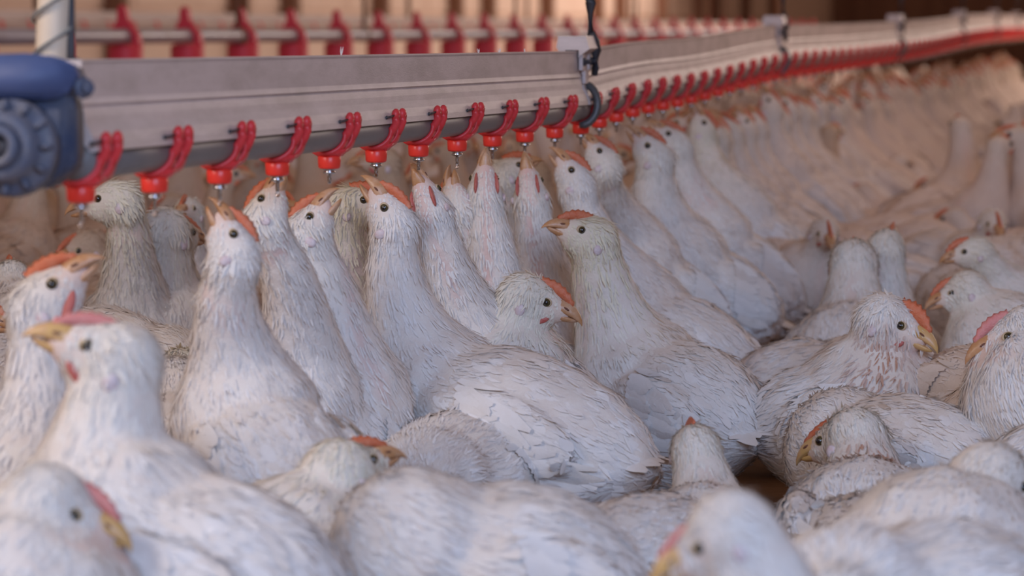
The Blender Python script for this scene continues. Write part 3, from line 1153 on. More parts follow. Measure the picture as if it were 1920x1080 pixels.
        for r0, r1 in zip(rings, rings[1:]):
            for j in range(sg):
                bm.faces.new((r0[j], r0[(j + 1) % sg], r1[(j + 1) % sg], r1[j]))
        bm.faces.new(rings[0])
        bm.faces.new(rings[-1])
        return bm

    def comb_bm():
        bm = bmesh.new()
        hgt = comb
        n = 7
        top = []
        def crown(x):
            return .0115 + .0145 * max(0.0, math.cos((x + .002) / .046 * 1.5)) ** .8 - .002
        for i in range(n):
            q = i / (n - 1)
            x = .044 - .042 * q
            zb = crown(x)
            zt = zb + hgt * (.0020 + .0085 * math.sin(min(1, q * 1.15) ** .8 * math.pi * .72))
            top.append((x, zt, zb))
        pl = []
        for i, (x, zt, zb) in enumerate(top):
            pl.append((x, zt))
            if i < n - 1:
                x2, zt2, zb2 = top[i + 1]
                pl.append(((x + x2) / 2 - .0008, (zt + zt2) / 2 - .0018 * hgt))
        M2 = HB @ Matrix.Scale(s, 4)
        m_ = len(pl)
        rows = []
        for (x, z) in pl:
            zb = crown(x) - .005
            mid_z = zb + (z - zb) * .5
            rows.append([bm.verts.new(M2 @ Vector((x, 0, z))),
                         bm.verts.new(M2 @ Vector((x, .0016, mid_z + (z - mid_z) * .5))), bm.verts.new(M2 @ Vector((x, .0042, zb))),
                         bm.verts.new(M2 @ Vector((x, -.0042, zb))), bm.verts.new(M2 @ Vector((x, -.0016, mid_z + (z - mid_z) * .5)))])
        for r0, r1 in zip(rows, rows[1:]):
            for j in range(5):
                bm.faces.new((r0[j], r0[(j + 1) % 5], r1[(j + 1) % 5], r1[j]))
        bm.faces.new(rows[0])
        bm.faces.new(rows[-1])
        return bm

    def wattle_bm(q):
        bm = bmesh.new()
        Mw = HB @ Matrix.Rotation(R_(12 * q), 4, 'X')
        Mw = Mw @ Matrix.Translation((.016 * s, q * .0098 * s, -.0165 * s)) @ Matrix.Rotation(R_(-28), 4, 'Y')
        add_ell(bm, (-.003 * s * wattle, 0, 0), ((.0070 + .0050 * wattle) * s, .0028 * s, (.0030 + .0022 * wattle) * s), Mw, 12, 8)
        return bm

    def eye_spot(q):
        hit = bvh.ray_cast(H + bdir * (.0160 * s) + cdir * (.0050 * s) + sd_ * (q * .06 * s), -sd_ * q, .1)
        if hit[0] is None:
            return H + bdir * (.0160 * s) + cdir * (.0050 * s) + sd_ * (q * .017 * s)
        return hit[0]

    def lobe_spot(q):
        hit = bvh.ray_cast(H - bdir * (.0080 * s) - cdir * (.0100 * s) + sd_ * (q * .06 * s), -sd_ * q, .1)
        if hit[0] is None:
            return H + sd_ * (q * .019 * s)
        return hit[0]

    def leg_bm(q):
        bm = bmesh.new()
        hip = T + a * (L * .52) + side * (q * .040 * s) - up * (.050 * s)
        hz = hip.z
        fwd = Vector((a.x, a.y, 0))
        fwd = fwd.normalized() if fwd.length > .05 else Vector((1, 0, 0))
        foot = Vector((hip.x, hip.y, 0.010)) + fwd * .02
        hock = foot + Vector((0, 0, max(.03, min(.075, hz * .55)))) - fwd * .030
        add_tube(bm, [hip - base, (hip * .45 + hock * .55) - base, hock - base, (hock * .5 + foot * .5) - base, foot - base],
                 [.024 * s, .015 * s, .0085 * s, .0068 * s, .0075 * s], 8)
        for ang, ln in ((-32, .050), (0, .060), (32, .050), (180, .022)):
            d = Matrix.Rotation(R_(ang), 3, 'Z') @ fwd
            add_tube(bm, [foot - base, foot + d * ln * .5 + Vector((0, 0, .001)) - base, foot + d * ln - Vector((0, 0, .004)) - base], [.0062, .0052, .0022], 6)
        return bm

    mcomb = combmat or M_COMB
    mbk = M_BEAKY if ybeak else M_BEAK
    if simple:
        # one mesh: body, plumage, beak, comb, eyes
        bmj = bmesh.new()
        lay = bmj.verts.layers.float_color.new('tint')
        bmj.from_mesh(me)
        lay = bmj.verts.layers.float_color.get('tint')
        for f in bmj.faces:
            f.material_index = 0
        meshes.append(wing(1))
        meshes.append(wing(-1))
        meshes.append(tail())
        v, f, c, nn = merge(meshes)
        mf = mesh_np('x', v - nb, f, True, c)
        nf0 = len(bmj.faces)
        bmj.from_mesh(mf)
        bmj.faces.ensure_lookup_table()
        for q in range(nf0, len(bmj.faces)):
            bmj.faces[q].material_index = 1
        for bmx, mi in ((beak_bm(True), 2), (beak_bm(False), 2), (comb_bm(), 3), (wattle_bm(1), 3), (wattle_bm(-1), 3)):
            tmp = bpy.data.meshes.new('t')
            bmx.to_mesh(tmp)
            bmx.free()
            n0 = len(bmj.faces)
            bmj.from_mesh(tmp)
            bmj.faces.ensure_lookup_table()
            for q in range(n0, len(bmj.faces)):
                bmj.faces[q].material_index = mi
            bpy.data.meshes.remove(tmp)
        for q in (-1, 1):
            bmx = b_ell(eye_spot(q), (.0052 * s, .0040 * s, .0052 * s), MH)
            tmp = bpy.data.meshes.new('t')
            bmx.to_mesh(tmp)
            bmx.free()
            n0 = len(bmj.faces)
            bmj.from_mesh(tmp)
            bmj.faces.ensure_lookup_table()
            for z in range(n0, len(bmj.faces)):
                bmj.faces[z].material_index = 4
        out = bpy.data.meshes.new(name)
        bmj.to_mesh(out)
        bmj.free()
        for m in (M_SKIN, M_FEATHER, mbk, mcomb, M_PUPIL):
            out.materials.append(m)
        out.polygons.foreach_set('use_smooth', np.ones(len(out.polygons), dtype=bool))
        o = link(name, out, None, None, base)
        tag(o, label, 'chicken', group)
        return o

    root = empty(name, base, label, 'chicken', group)
    link('body', me, M_SKIN, root)
    v, f, c, nn = merge(meshes)
    pl = link('plumage', mesh_np('plumage', v - nb, f, True, c, nn), M_FEATHER, root)
    pl['kind'] = 'stuff'
    for q in (1, -1):
        v, f, c, nn = wing(q)
        link('wing', mesh_np('wing', v - nb, f, True, c, nn), M_FEATHER, root)
    v, f, c, nn = tail()
    link('tail', mesh_np('tail', v - nb, f, True, c, nn), M_FEATHER, root)
    link('upper_beak', bm_mesh('upper_beak', beak_bm(True)), mbk, root)
    link('lower_beak', bm_mesh('lower_beak', beak_bm(False)), mbk, root)
    link('comb', bm_mesh('comb', comb_bm()), mcomb, root)
    for q in (1, -1):
        if wattle >= .3:
            link('wattle', bm_mesh('wattle', wattle_bm(q)), M_WATTLE, root)
        ep = eye_spot(q)
        lid = link('eye', bm_mesh('eye', b_ell(ep - sd_ * q * .0018 * s, (.0066 * s, .0034 * s, .0053 * s), MH)), M_LID, root)
        link('iris', bm_mesh('iris', b_ell(ep + sd_ * q * .0002 * s, (.0049 * s, .0029 * s, .0045 * s), MH)), M_IRIS, lid)
        link('pupil', bm_mesh('pupil', b_ell(ep + sd_ * q * .0011 * s, (.0033 * s, .0025 * s, .0033 * s), MH)), M_PUPIL, lid)
        nb_ = HB @ Matrix.Translation((.0385 * s, q * .0088 * s, .0038 * s)) @ Matrix.Rotation(R_(18), 4, 'Y')
        bmn = bmesh.new()
        add_ell(bmn, (0, 0, 0), (.0036 * s, .0012 * s, .0012 * s), nb_, 10, 6)
        link('nostril', bm_mesh('nostril', bmn), M_NOSTRIL, root)
        lp = lobe_spot(q)
        link('ear_lobe', bm_mesh('ear_lobe', b_ell(lp, (.0058 * s, .0030 * s, .0070 * s), MH)), M_LOBE, root)
        link('leg', bm_mesh('leg', leg_bm(q)), M_LEG, root)
    return root


# each bird: tail, neck base, head as (pixel x, pixel y, distance), beak and comb directions as (right, up, away)
BIRDS = [
    # --- drinking in the near row
    dict(T=(540, 940, 3.42), N=(462, 790, 3.50), H=(436, 470, 3.42), b=(-.28, 1, -.05), c=(.95, .35, .1), s=1.0, beak_open=.6, yellow=.10, neck_w=1.03, girth=1.08,
         pink=.5, dirty=.12, label='tall white chicken drinking at third red cup from the blue regulator'),
    dict(T=(630, 900, 3.85), N=(560, 750, 3.78), H=(498, 405, 3.66), b=(.30, 1, .1), c=(-.9, .4, .3), s=.95, beak_open=.3, yellow=.25, pink=.7, dirty=.4,
         label='chicken half hidden behind the tall white one, orange comb and beak raised'),
    dict(T=(660, 920, 4.00), N=(625, 765, 3.86), H=(578, 436, 3.80), b=(.52, 1, .0), c=(-.9, .45, .05), s=1.03, beak_open=.8, yellow=.22, pink=.6, dirty=.35, neck_w=1.18, girth=1.02,
         label='white chicken with orange comb, beak raised to fifth red cup from the regulator'),
    dict(T=(760, 820, 4.3), N=(690, 700, 4.18), H=(660, 388, 4.08), b=(.9, .18, .0), c=(-.15, 1, 0), s=1.0, beak_open=0, yellow=.75, pink=.5, dirty=.9,
         label='yellowish brown tinged chicken peering right from behind the central drinking chicken'),
    dict(T=(1165, 895, 3.85), N=(825, 745, 3.98), H=(733, 412, 3.95), b=(-.50, 1, -.10), c=(.72, .55, -.30), s=1.06, beak_open=.7, yellow=.05, pink=.45, dirty=.15, neck_w=1.05, girth=1.22,
         label='central white chicken with long back, neck stretched up to the sixth red cup'),
    dict(T=(1060, 790, 4.30), N=(890, 670, 4.25), H=(806, 385, 4.18), b=(-.38, 1, -.15), c=(.25, .3, 1), s=1.0, beak_open=.4, yellow=.1, pink=.95, dirty=.3, wattle=1.6,
         label='chicken with red wattles drinking just behind the central white chicken'),
    dict(T=(1040, 740, 4.75), N=(895, 650, 4.62), H=(855, 385, 4.50), b=(-.25, 1, .1), c=(-.7, .3, .6), s=.93, beak_open=.7, yellow=.2, pink=.9, dirty=.4,
         label='narrow pinkish chicken with gaping orange beak behind the eighth cup'),
    dict(T=(1010, 760, 4.65), N=(940, 655, 4.55), H=(908, 358, 4.50), b=(.02, 1, -.10), c=(-.15, .2, 1), s=1.02, beak_open=.15, yellow=.2, pink=1, dirty=.25, wattle=1.7,
         label='white chicken showing pink throat, beak straight up to the ninth cup'),
    dict(T=(1130, 740, 4.85), N=(1045, 640, 4.78), H=(994, 362, 4.70), b=(-.12, 1, -.05), c=(.12, .2, 1), s=1.02, beak_open=.15, yellow=.2, pink=1, dirty=.35, wattle=1.7,
         label='chicken with bare pink throat, beak straight up to the tenth cup'),
    dict(T=(1010, 560, 5.2), N=(975, 490, 5.1), H=(955, 325, 4.98), b=(.9, .5, .2), c=(-.3, 1, 0), s=.95, beak_open=0, yellow=.4, pink=.5, dirty=.7,
         label='shaded chicken whose orange comb shows between the two pink throats'),
    dict(T=(1400, 790, 4.85), N=(1200, 600, 4.95), H=(1077, 340, 4.92), b=(-.55, 1, -.05), c=(.7, .7, -.1), s=1.05, beak_open=.6, yellow=.12, pink=.5, dirty=.25, girth=1.15,
         label='chicken with long sloping white back, beak at eleventh cup beside the black hoop'),
    dict(T=(1370, 850, 4.45), N=(1200, 730, 4.55), H=(1098, 446, 4.50), b=(-.85, .36, -.40), c=(.1, 1, -.05), s=1.12, beak_open=.05, yellow=.8, pink=.45, dirty=.45, girth=1.2, neck_w=1.15,
         label='alert yellow-headed chicken in mid picture looking left, beak slightly open'),
    dict(T=(860, 770, 4.25), N=(935, 720, 4.25), H=(1000, 566, 4.22), b=(1, -.30, -.15), c=(.30, 1, -.1), s=1.16, beak_open=.05, yellow=.45, pink=.5, dirty=.15, neck_w=1.1, wattle=.9,
         label='chicken with lowered head looking right over the central white back'),
    dict(T=(1290, 610, 5.4), N=(1190, 500, 5.35), H=(1130, 305, 5.2), b=(-.5, .9, .1), c=(.5, .9, 0), s=1.0, beak_open=.4, yellow=.35, pink=.5, dirty=.4,
         label='chicken behind the long sloping one, dark eye and orange comb below the cups'),
    dict(T=(1400, 600, 5.55), N=(1265, 500, 5.5), H=(1222, 290, 5.45), b=(-.55, .8, -.1), c=(.7, .6, -.2), s=1.08, beak_open=.5, yellow=.3, pink=.7, dirty=.45, neck_w=1.1,
         label='chicken drinking right of the black hoop with orange comb nearly touching the cups'),
    dict(T=(1460, 580, 5.95), N=(1330, 460, 5.9), H=(1262, 270, 5.85), b=(-.7, .8, .1), c=(.6, .8, 0), s=1.05, beak_open=.3, yellow=.3, pink=.6, dirty=.5,
         label='chicken second right of the black hoop, orange comb tilted down to the right'),
    dict(T=(1500, 540, 6.3), N=(1380, 420, 6.3), H=(1318, 250, 6.35), b=(-.2, 1, .1), c=(.9, .3, 0), s=1.05, beak_open=.3, yellow=.6, pink=.4, dirty=.5,
         label='third drinking chicken right of the black hoop, neck yellowish'),
    # --- near left
    dict(T=(-90, 1080, 3.12), N=(35, 970, 3.18), H=(88, 565, 3.18), b=(.72, .72, -.1), c=(-.55, .8, 0), s=1.18, beak_open=.2, yellow=.1, pink=.7, dirty=.15, neck_w=.95, wattle=1.2,
         label='chicken at the left edge looking up right with flat orange comb'),
    dict(T=(500, 1180, 2.80), N=(225, 1040, 2.85), H=(196, 672, 2.85), b=(-.9, .42, -.2), c=(.25, 1, -.1), s=1.22, beak_open=.15, yellow=.25, pink=.6, dirty=.08, neck_w=1.15, girth=1.15, ybeak=True, wattle=1.3, comb=.6,
         combmat='p', label='large pale blurred chicken near left edge looking up left, pink comb'),
    dict(T=(-200, 1250, 2.68), N=(20, 1190, 2.70), H=(112, 965, 2.70), b=(1, -.30, -.15), c=(.35, 1, 0), s=1.12, beak_open=.1, comb=.7, yellow=.18, pink=.6, dirty=.1, neck_w=1.3, ybeak=True,
         combmat='p', label='blurred chicken head in the bottom left corner facing right with yellow beak'),
    dict(T=(330, 1190, 3.15), N=(560, 1100, 3.25), H=(655, 885, 3.27), b=(.75, .32, .45), c=(-.4, 1, -.15), s=1.10, beak_open=0, yellow=.5, pink=.3, dirty=.12, neck_w=1.3, comb=.6,
         label='pale yellow-headed chicken at bottom looking right, only its small comb orange'),
    dict(T=(1010, 1120, 3.05), N=(790, 1060, 3.02), H=(700, 1040, 3.25), b=(-.7, -.6, .5), c=(-.3, .8, 0), s=1.1, beak_open=0, yellow=.3, pink=.5, dirty=.2, girth=1.2,
         label='white back at the bottom edge with head turned down behind yellow-headed chicken'),
    dict(T=(905, 905, 3.95), N=(800, 930, 3.75), H=(765, 985, 3.6), b=(-.6, -.9, -.2), c=(-.5, .5, -.5), s=1.0, beak_open=0, yellow=.2, pink=.2, dirty=.75, girth=1.22,
         label='round dirty-feathered chicken rump crouching below the central white back'),
    # --- right side
    dict(T=(1080, 1120, 3.30), N=(1318, 1050, 3.58), H=(1301, 838, 3.68), b=(-.15, .25, 1), c=(0, 1, -.15), s=1.02, beak_open=0, yellow=.35, pink=.3, dirty=.3, neck_w=1.05, comb=.8, girth=1.1,
         label='chicken seen from behind, narrow pale nape with a tiny orange comb tip'),
    dict(T=(1600, 1150, 3.45), N=(1620, 1035, 3.75), H=(1585, 828, 3.88), b=(-.80, -.25, .65), c=(-.15, 1, .1), s=1.25, girth=.78, beak_open=0, yellow=.3, pink=.3, dirty=.35, neck_w=1.1, comb=.3, ybeak=True,
         patch=(1625, 880, 3.79, .040), label='chicken looking away left with reddish brown stain on its nape'),
    dict(T=(1840, 910, 3.95), N=(1590, 850, 4.15), H=(1540, 850, 4.35), b=(-.5, -.4, .8), c=(0, 1, 0), s=1.05, beak_open=0, yellow=.2, pink=.3, dirty=.35, girth=1.15,
         label='broad white back at right in front of the red-combed chicken, head hidden'),
    dict(T=(1560, 850, 4.45), N=(1640, 780, 4.45), H=(1672, 612, 4.40), b=(.80, -.32, -.45), c=(.30, 1, -.05), s=1.24, beak_open=.3, yellow=.12, pink=.5, dirty=.3, wattle=1.5, ybeak=True, comb=1.25, neck_w=1.2,
         patch=(1652, 672, 4.36, .034), label='chicken at right with upright red comb, red wattles and stained brown throat'),
    dict(T=(2080, 860, 3.95), N=(1960, 760, 4.0), H=(1908, 632, 4.0), b=(-1, -.32, -.1), c=(-.3, 1, 0), s=1.2, beak_open=.2, yellow=.05, pink=.7, dirty=.2, neck_w=1.1, combmat='p', wattle=.6,
         label='chicken cut by the right edge, facing left with pink comb and black eye'),
    dict(T=(1990, 650, 5.5), N=(1890, 580, 5.45), H=(1822, 475, 5.4), b=(-1, -.15, -.1), c=(0, 1, 0), s=.95, beak_open=.1, yellow=.45, pink=.4, dirty=.45, comb=.8,
         label='small yellowish chicken head facing left near the right edge, beak level'),
    dict(T=(1960, 700, 5.0), N=(1880, 660, 5.0), H=(1800, 550, 5.0), b=(-1, -.3, -.1), c=(-.1, 1, 0), s=1.0, beak_open=.3, yellow=.4, pink=.5, dirty=.4, comb=.6, neck_w=1.2,
         label='chicken facing left just under the small yellowish one at right'),
    dict(T=(1560, 750, 4.95), N=(1592, 700, 5.15), H=(1600, 490, 5.25), b=(.1, .2, 1), c=(0, 1, -.2), s=1.3, girth=.72, beak_open=0, yellow=.3, pink=.4, dirty=.5, neck_w=1.1, comb=.7,
         label='chicken seen from behind with plain pale nape, left of a pair'),
    dict(T=(1650, 760, 5.1), N=(1670, 690, 5.3), H=(1662, 462, 5.35), b=(.25, .5, .9), c=(.2, .8, -.5), s=1.2, girth=.75, beak_open=0, yellow=.35, pink=.5, dirty=.55, comb=.7,
         label='chicken seen from behind with slimmer nape stretched taller, right of a pair'),
    dict(T=(1440, 760, 4.75), N=(1580, 740, 4.85), H=(1640, 770, 4.95), b=(.8, -.3, .4), c=(0, 1, 0), s=1.05, beak_open=0, yellow=.3, pink=.3, dirty=.6, girth=1.15,
         label='yellowish fluffy back below the pair of napes, head hidden'),
    dict(T=(1200, 1500, 2.30), N=(1440, 1370, 2.35), H=(1345, 1018, 2.35), b=(-.9, -.42, -.1), c=(-.15, 1, 0), s=.96, beak_open=.2, yellow=.12, pink=.6, dirty=.08, neck_w=1.3, ybeak=True, combmat='p', comb=.15,
         label='nearest chicken head, strongly blurred at the bottom edge, beak down left'),
    dict(T=(1560, 1180, 3.05), N=(1765, 1110, 3.15), H=(1880, 915, 3.20), b=(.9, -.30, -.15), c=(.2, 1, .1), s=1.12, beak_open=.3, yellow=.2, pink=.7, dirty=.25, neck_w=1.35,
         label='pale chicken in the bottom right corner facing out of frame'),
    dict(T=(1800, 1200, 2.75), N=(1600, 1180, 2.7), H=(1540, 1160, 2.6), b=(-.7, -.6, 0), c=(0, 1, 0), s=1.1, beak_open=0, yellow=.1, pink=.3, dirty=.2, girth=1.2,
         label='ruffled white back cut by the bottom edge left of the corner chicken'),
    dict(T=(1990, 930, 3.85), N=(2120, 900, 3.9), H=(2200, 850, 3.9), b=(.9, 0, 0), c=(0, 1, 0), s=1.05, beak_open=0, yellow=.1, pink=.3, dirty=.25, girth=1.2,
         label='white tail end poking in at the right edge above the corner chicken'),
    # --- left middle
    dict(T=(330, 690, 4.8), N=(262, 640, 4.75), H=(212, 378, 4.62), b=(-.95, -.12, -.05), c=(0, 1, 0), s=1.16, beak_open=.4, yellow=.65, pink=.35, dirty=.6, comb=.35, neck_w=.88, girth=.85,
         label='cream chicken behind the first red cup facing left, dark eye beside the cup'),
    dict(T=(230, 690, 4.75), N=(290, 640, 4.8), H=(322, 440, 4.75), b=(.62, -.05, .75), c=(0, 1, -.1), s=1.25, beak_open=0, yellow=.4, pink=.3, dirty=.45, comb=.3, neck_w=1.15,
         label='cream chicken turned away behind the second red cup, eye at its right'),
    dict(T=(300, 600, 5.25), N=(345, 560, 5.2), H=(350, 398, 5.1), b=(-.15, .1, -1), c=(0, 1, 0), s=.9, beak_open=0, yellow=.4, pink=.6, dirty=.5,
         label='small red-combed chicken face peeping over the turned-away cream one'),
    dict(T=(215, 700, 4.25), N=(320, 725, 4.2), H=(390, 790, 4.2), b=(.8, -.6, 0), c=(0, 1, 0), s=.98, beak_open=0, yellow=.15, pink=.3, dirty=.45, girth=1.1,
         label='fluffy cream back left of the tall white drinking chicken'),
    dict(T=(80, 700, 4.5), N=(200, 680, 4.5), H=(260, 700, 4.45), b=(-.4, -.6, .4), c=(-.3, 1, 0), s=1.0, beak_open=0, yellow=.3, pink=.3, dirty=.5, girth=1.1,
         label='curly-feathered chicken standing under the first red cup, head lowered'),
    dict(T=(-80, 760, 4.2), N=(10, 680, 4.4), H=(20, 520, 4.6), b=(-.3, .2, .9), c=(0, 1, 0), s=1.0, beak_open=0, yellow=.3, pink=.3, dirty=.6,
         label='white nape at the left edge above the flat-combed chicken'),
    dict(T=(60, 880, 3.9), N=(-60, 800, 3.9), H=(-60, 600, 3.9), b=(.9, -.1, 0), c=(0, 1, 0), s=1.02, beak_open=0, yellow=.3, pink=.5, dirty=.6, girth=1.1,
         label='brownish chicken cut by the left edge behind the flat-combed one'),
    dict(T=(330, 900, 3.72), N=(330, 800, 3.85), H=(345, 700, 4.0), b=(.3, -.4, .9), c=(0, 1, 0), s=1.0, beak_open=0, yellow=.5, pink=.3, dirty=.5,
         label='yellowish flank filling the gap beside the tall white chicken'),
]
placed = []
DEBUG = False
for i, b in enumerate(BIRDS):
    b = dict(b)
    T, N, H = at(*b.pop('T')), at(*b.pop('N')), at(*b.pop('H'))
    bd, cd = vdir(*b.pop('b')), vdir(*b.pop('c'))
    if b.get('combmat') == 'p':
        b['combmat'] = M_COMBP
    p = b.pop('patch', None)
    if p:
        b['red_patch'] = (tuple(at(*p[:3])), p[3])
    print(i, [round(x, 3) for x in (T.z, N.z, H.z, (N - T).length, (H - N).length)], b['label'][:50]) if DEBUG else None
    # keep the trunk a believable length: slide the tail along the back line
    d = (T - N)
    T = N + d.normalized() * max(.19, min(.29, d.length))
    if T.z < .085:
        T.z = .085
    chicken(T, N, H, bd, cd, seed=40 + i, **b)
    placed.append(((T + N) / 2, .085))

# ------------------------------------------------------------------ the crowd
def variants(simple, det, vox, tone=None):
    V3 = Vector
    specs = [
        dict(T=(-.13, 0, .17), N=(.09, 0, .225), H=(.15, .0, .36), b=(1, .1, -.05), c=(0, 0, 1), yellow=.35, dirty=.4),
        dict(T=(-.13, 0, .17), N=(.09, 0, .235), H=(.13, .03, .40), b=(.6, .8, .1), c=(0, 0, 1), yellow=.25, dirty=.5),
        dict(T=(-.13, 0, .16), N=(.09, 0, .18), H=(.17, -.02, .27), b=(1, -.4, -.3), c=(.2, 0, 1), yellow=.2, dirty=.5, girth=1.1),
        dict(T=(-.12, 0, .15), N=(.09, 0, .17), H=(.16, .02, .13), b=(.7, .1, -.8), c=(.8, 0, .6), yellow=.2, dirty=.6, girth=1.15),
        dict(T=(-.11, 0, .14), N=(.055, 0, .28), H=(.085, 0, .445), b=(.35, 0, 1), c=(-.9, 0, .3), yellow=.25, dirty=.4, beak_open=.5),
        dict(T=(-.12, 0, .15), N=(.065, 0, .26), H=(.10, .02, .425), b=(.6, .15, .8), c=(-.7, 0, .6), yellow=.35, dirty=.6, beak_open=.3),
    ]
    out = []
    for i, q in enumerate(specs):
        q = dict(q)
        T, N, H = V3(q.pop('T')), V3(q.pop('N')), V3(q.pop('H'))
        bd, cd = V3(q.pop('b')), V3(q.pop('c'))
        q.setdefault('comb', .5)
        q['tone'] = tone
        q.setdefault('wattle', .4)
        out.append(chicken(T, N, H, bd, cd, seed=300 + i, detail=det, simple=simple, voxel=vox, base=Vector((0, 0, 0)), **q))
    return out


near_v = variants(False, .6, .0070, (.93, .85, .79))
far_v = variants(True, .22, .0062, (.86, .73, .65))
far_l = variants(True, .22, .0062, (.68, .50, .37))  # tone puts the dim warm light behind the rail into the plumage colour
near_l = variants(False, .5, .0070, (.68, .50, .37))  # same dim light in the plumage tone of the nearer birds
used = set()


def copy_tree(o):
    c = o.copy()
    COL.objects.link(c)
    for ch in o.children:
        d = ch.copy()
        COL.objects.link(d)
        d.parent = c
        for g in ch.children:
            e = g.copy()
            COL.objects.link(e)
            e.parent = d
    return c


def put(lst, i, loc, rotz, scale, label, group):
    o = lst[i]
    if o.name in used:
        o = copy_tree(o)
    else:
        used.add(o.name)
    o.location = loc
    o.rotation_euler = (0, 0, rotz)
    o.scale = (scale,) * 3
    o['label'] = label
    o['group'] = group
    return o


rng = random.Random(21)
for j in range(-2, 27):
    placed.append((feed_pos(j), .13))


def free(p, r):
    for q, rr in placed:
        if (p.x - q.x) ** 2 + (p.y - q.y) ** 2 < (r + rr) ** 2:
            return False
    return True


def project(p):
    d = p - Vector((0, 0, CAM_H))
    z = d.dot(CF)
    return 960 + F_PX * d.dot(CR) / z, 540 - F_PX * d.dot(CU) / z, z


# drinkers along the far reach of the line
kd = 18.2
n_ind = 0
LD = 'blurred white chicken standing in the far row with its beak up at the drinker line'
while kd < 78:
    p = line_pos(kd)
    a, r, u = line_frame(kd)
    for sgn, pr in ((1, .95), (-1, .75)):
        if rng.random() > pr:
            continue
        vi = rng.choice((4, 5))
        sc_ = rng.uniform(.95, 1.05)
        ang = math.atan2(-r.y * sgn, -r.x * sgn) + rng.uniform(-.55, .55)
        tip = (.10 if vi == 4 else .13) * sc_
        bx = p + r * (sgn * .012) - Vector((math.cos(ang), math.sin(ang), 0)) * tip
        bx.z = p.z - .037 - .02 - .505 * sc_
        bx.z = min(max(bx.z, -.02), .05)
        q = Vector((bx.x, bx.y, 0))
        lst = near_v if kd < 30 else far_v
        reach = ('nearer than the second hanger' if kd < 25 else 'between the second and third hangers' if kd < 39.5 else
                 'between the third and fourth hangers' if kd < 54 else 'past the fourth hanger')
        put(lst, vi, q, ang, sc_, 'blurred chicken %s the drinker line, beak up, %s' % ('right of' if sgn > 0 else 'behind', reach), 'far row of drinking chickens')
        placed.append((q - Vector((math.cos(ang), math.sin(ang), 0)) * .03, .07))
        n_ind += 1
    kd += rng.uniform(.75, 1.25)

cand = []
s = 3.2
row = 0
SP = .235
while s < 24:
    d = 6.3
    while d > -4.2:
        q = house(d + rng.uniform(-.06, .06) + (row % 2) * SP / 2, s + rng.uniform(-.06, .06), 0)
        d -= SP
        px_, py_, z = project(q + Vector((0, 0, .28)))
        if -90 < px_ < 2010 and z > 3.9:
            cand.append((z, q, px_, py_))
    s += SP * .86
    row += 1
cand.sort(key=lambda c: c[0])
rest = []
LABS = {'l': ('blurred brownish cream chicken in the crowd behind the drinker rail on the left', 'crowd of chickens behind the drinker rail'),
        'r': ('blurred cream chicken in the crowd filling the shed to the right of the drinker line', 'crowd of chickens right of the drinker line')}
for z, q, px_, py_ in cand:
    if not free(q, .075):
        continue
    # leave the standing room of the row at the line, and the camera's own floor
    kk = (z / Z0 - 1) / .0653
    lp = line_pos(min(max(kk, 0), 110))
    lx = project(lp)[0]
    side_ = 'l' if px_ < lx else 'r'
    if z < 5.2 and side_ == 'r':
        if not (px_ > 1780):
            continue
    if side_ == 'r' and z < 6.0 and 1350 < px_ < 1780:
        continue
    if z < 4.7 and side_ == 'l' and px_ > 420:
        continue
    rot = rng.uniform(0, 6.28)
    vi = rng.choice((0, 0, 1, 2, 2, 3, 3))
    sc_ = rng.uniform(.88, 1.08)
    if z < 4.9:
        vi, sc_ = rng.choice((2, 3)), .9
    elif side_ == 'r' and z < 9:
        vi = rng.choice((2, 3, 3, 3)) if z < 6.5 else rng.choice((1, 2, 2, 3, 3))
    placed.append((q, .075))
    if n_ind < 245:
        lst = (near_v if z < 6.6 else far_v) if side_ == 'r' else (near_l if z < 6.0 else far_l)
        pose = ['head up in profile', 'head turned aside', 'neck held low', 'head bent down'][vi]
        band = ['nearer ranks', 'middle ranks', 'farther ranks'][0 if z < 6.3 else (1 if z < 8 else 2)]
        if side_ == 'l':
            lab = 'blurred brownish chicken behind the drinker rail, %s, %s' % (band, pose)
        else:
            lab = 'blurred cream chicken right of the drinker line, %s, %s' % (band, pose)
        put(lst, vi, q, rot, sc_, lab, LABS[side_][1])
        n_ind += 1
    else:
        rest.append((q, rot, sc_, vi))
print('individual crowd birds', n_ind, 'rest', len(rest))

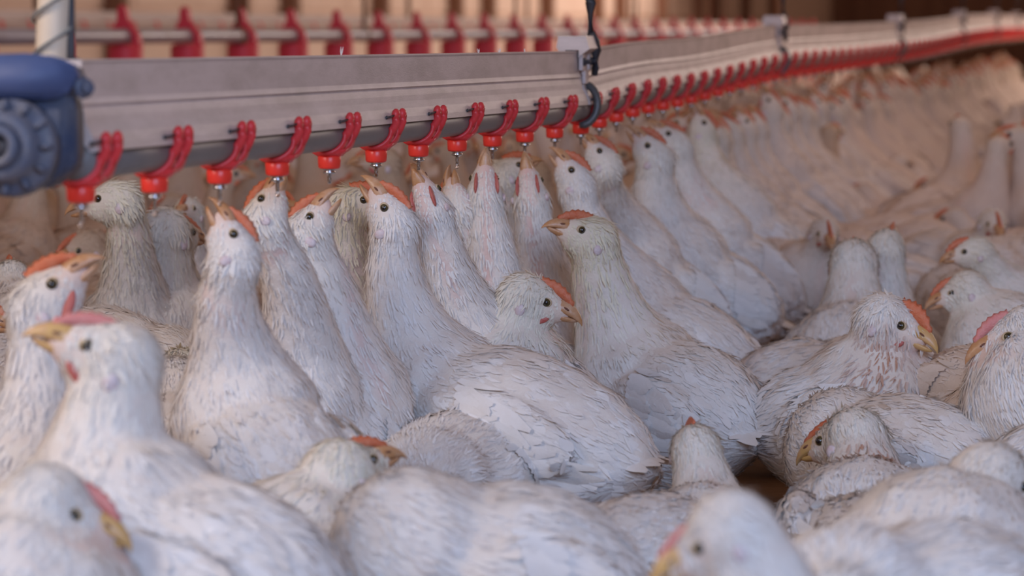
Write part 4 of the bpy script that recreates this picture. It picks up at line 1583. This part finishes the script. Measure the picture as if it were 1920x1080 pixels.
# beyond about three hundred birds the flock is one coarse mass
tpl = []
for i, (T, N, H, b) in enumerate([((-.13, 0, .16), (.09, 0, .22), (.15, 0, .35), (1, 0, -.1)), ((-.13, 0, .16), (.09, 0, .18), (.17, 0, .27), (1, 0, -.3))]):
    T, N, H, b = map(Vector, (T, N, H, b))
    a = (N - T).normalized()
    MB_ = mrot(a, Vector((0, 0, 1)))
    els = [(T + a * .02, (.05, .05, .05), MB_), (T + a * .11, (.13, .09, .09), MB_), (N, (.06, .06, .07), MB_)]
    for j in range(1, 7):
        t = j / 6
        els.append((N.lerp(H, t), (.05 - .022 * t,) * 3, MB_))
    els.append((H + b * .02, (.03, .018, .02), MB_))
    m = build_body(els, .020, 2)
    V = np.array([v.co[:] for v in m.vertices])
    F4 = np.array([p.vertices[:] for p in m.polygons])
    col = np.tile([.72, .60, .52], (len(V), 1))
    # comb and beak wedges
    bm = bmesh.new()
    prism(bm, [(-.02, .015), (-.01, .035), (.02, .033), (.035, .01)], .008, Matrix.Translation(H + Vector((.005, 0, 0))))
    bm.verts.ensure_lookup_table()
    v2 = np.array([v.co[:] for v in bm.verts])
    f2 = [[v.index for v in f.verts] for f in bm.faces if len(f.verts) == 4]
    F4 = np.vstack([F4, np.array(f2) + len(V)])
    V = np.vstack([V, v2])
    col = np.vstack([col, np.tile([.70, .2, .12], (len(v2), 1))])
    bm.free()
    bk = np.array([H + b * .03 + Vector((0, .01, 0)), H + b * .03 + Vector((0, -.01, 0)), H + b * .065 + Vector((0, 0, -.004)), H + b * .03 + Vector((0, 0, .012))])
    F4 = np.vstack([F4, np.array([[0, 2, 3, 3], [1, 3, 2, 2]])[:, [0, 1, 2, 2]] * 0 + np.array([[0, 1, 2, 3], [3, 2, 1, 0]]) + len(V)])
    V = np.vstack([V, bk])
    col = np.vstack([col, np.tile([.7, .38, .15], (4, 1))])
    tpl.append((V, F4, col))
Vs, Fs, Cs, off = [], [], [], 0
for q, rot, sc_, vi in rest:
    V, F4, col = tpl[0 if vi < 2 else 1]
    c_, s_ = math.cos(rot) * sc_, math.sin(rot) * sc_
    W = np.stack([V[:, 0] * c_ - V[:, 1] * s_ + q.x, V[:, 0] * s_ + V[:, 1] * c_ + q.y, V[:, 2] * sc_], 1)
    Vs.append(W)
    Fs.append(F4 + off)
    Cs.append(col)
    off += len(V)
if Vs:
    o = link('chicken_flock', mesh_np('flock', np.vstack(Vs), np.vstack(Fs), True, np.vstack(Cs)), M_FEATHER)
    tag(o, 'distant mass of the white flock dissolving into blur at the far end of the shed', 'flock', kind='stuff')
for o in near_v + far_v + far_l + near_l:      # a model that was never placed is removed
    if o.name not in used:
        for ch in list(o.children_recursive):
            bpy.data.objects.remove(ch)
        bpy.data.objects.remove(o)
print('birds', len(BIRDS) + n_ind, 'objects', len(sc.objects))
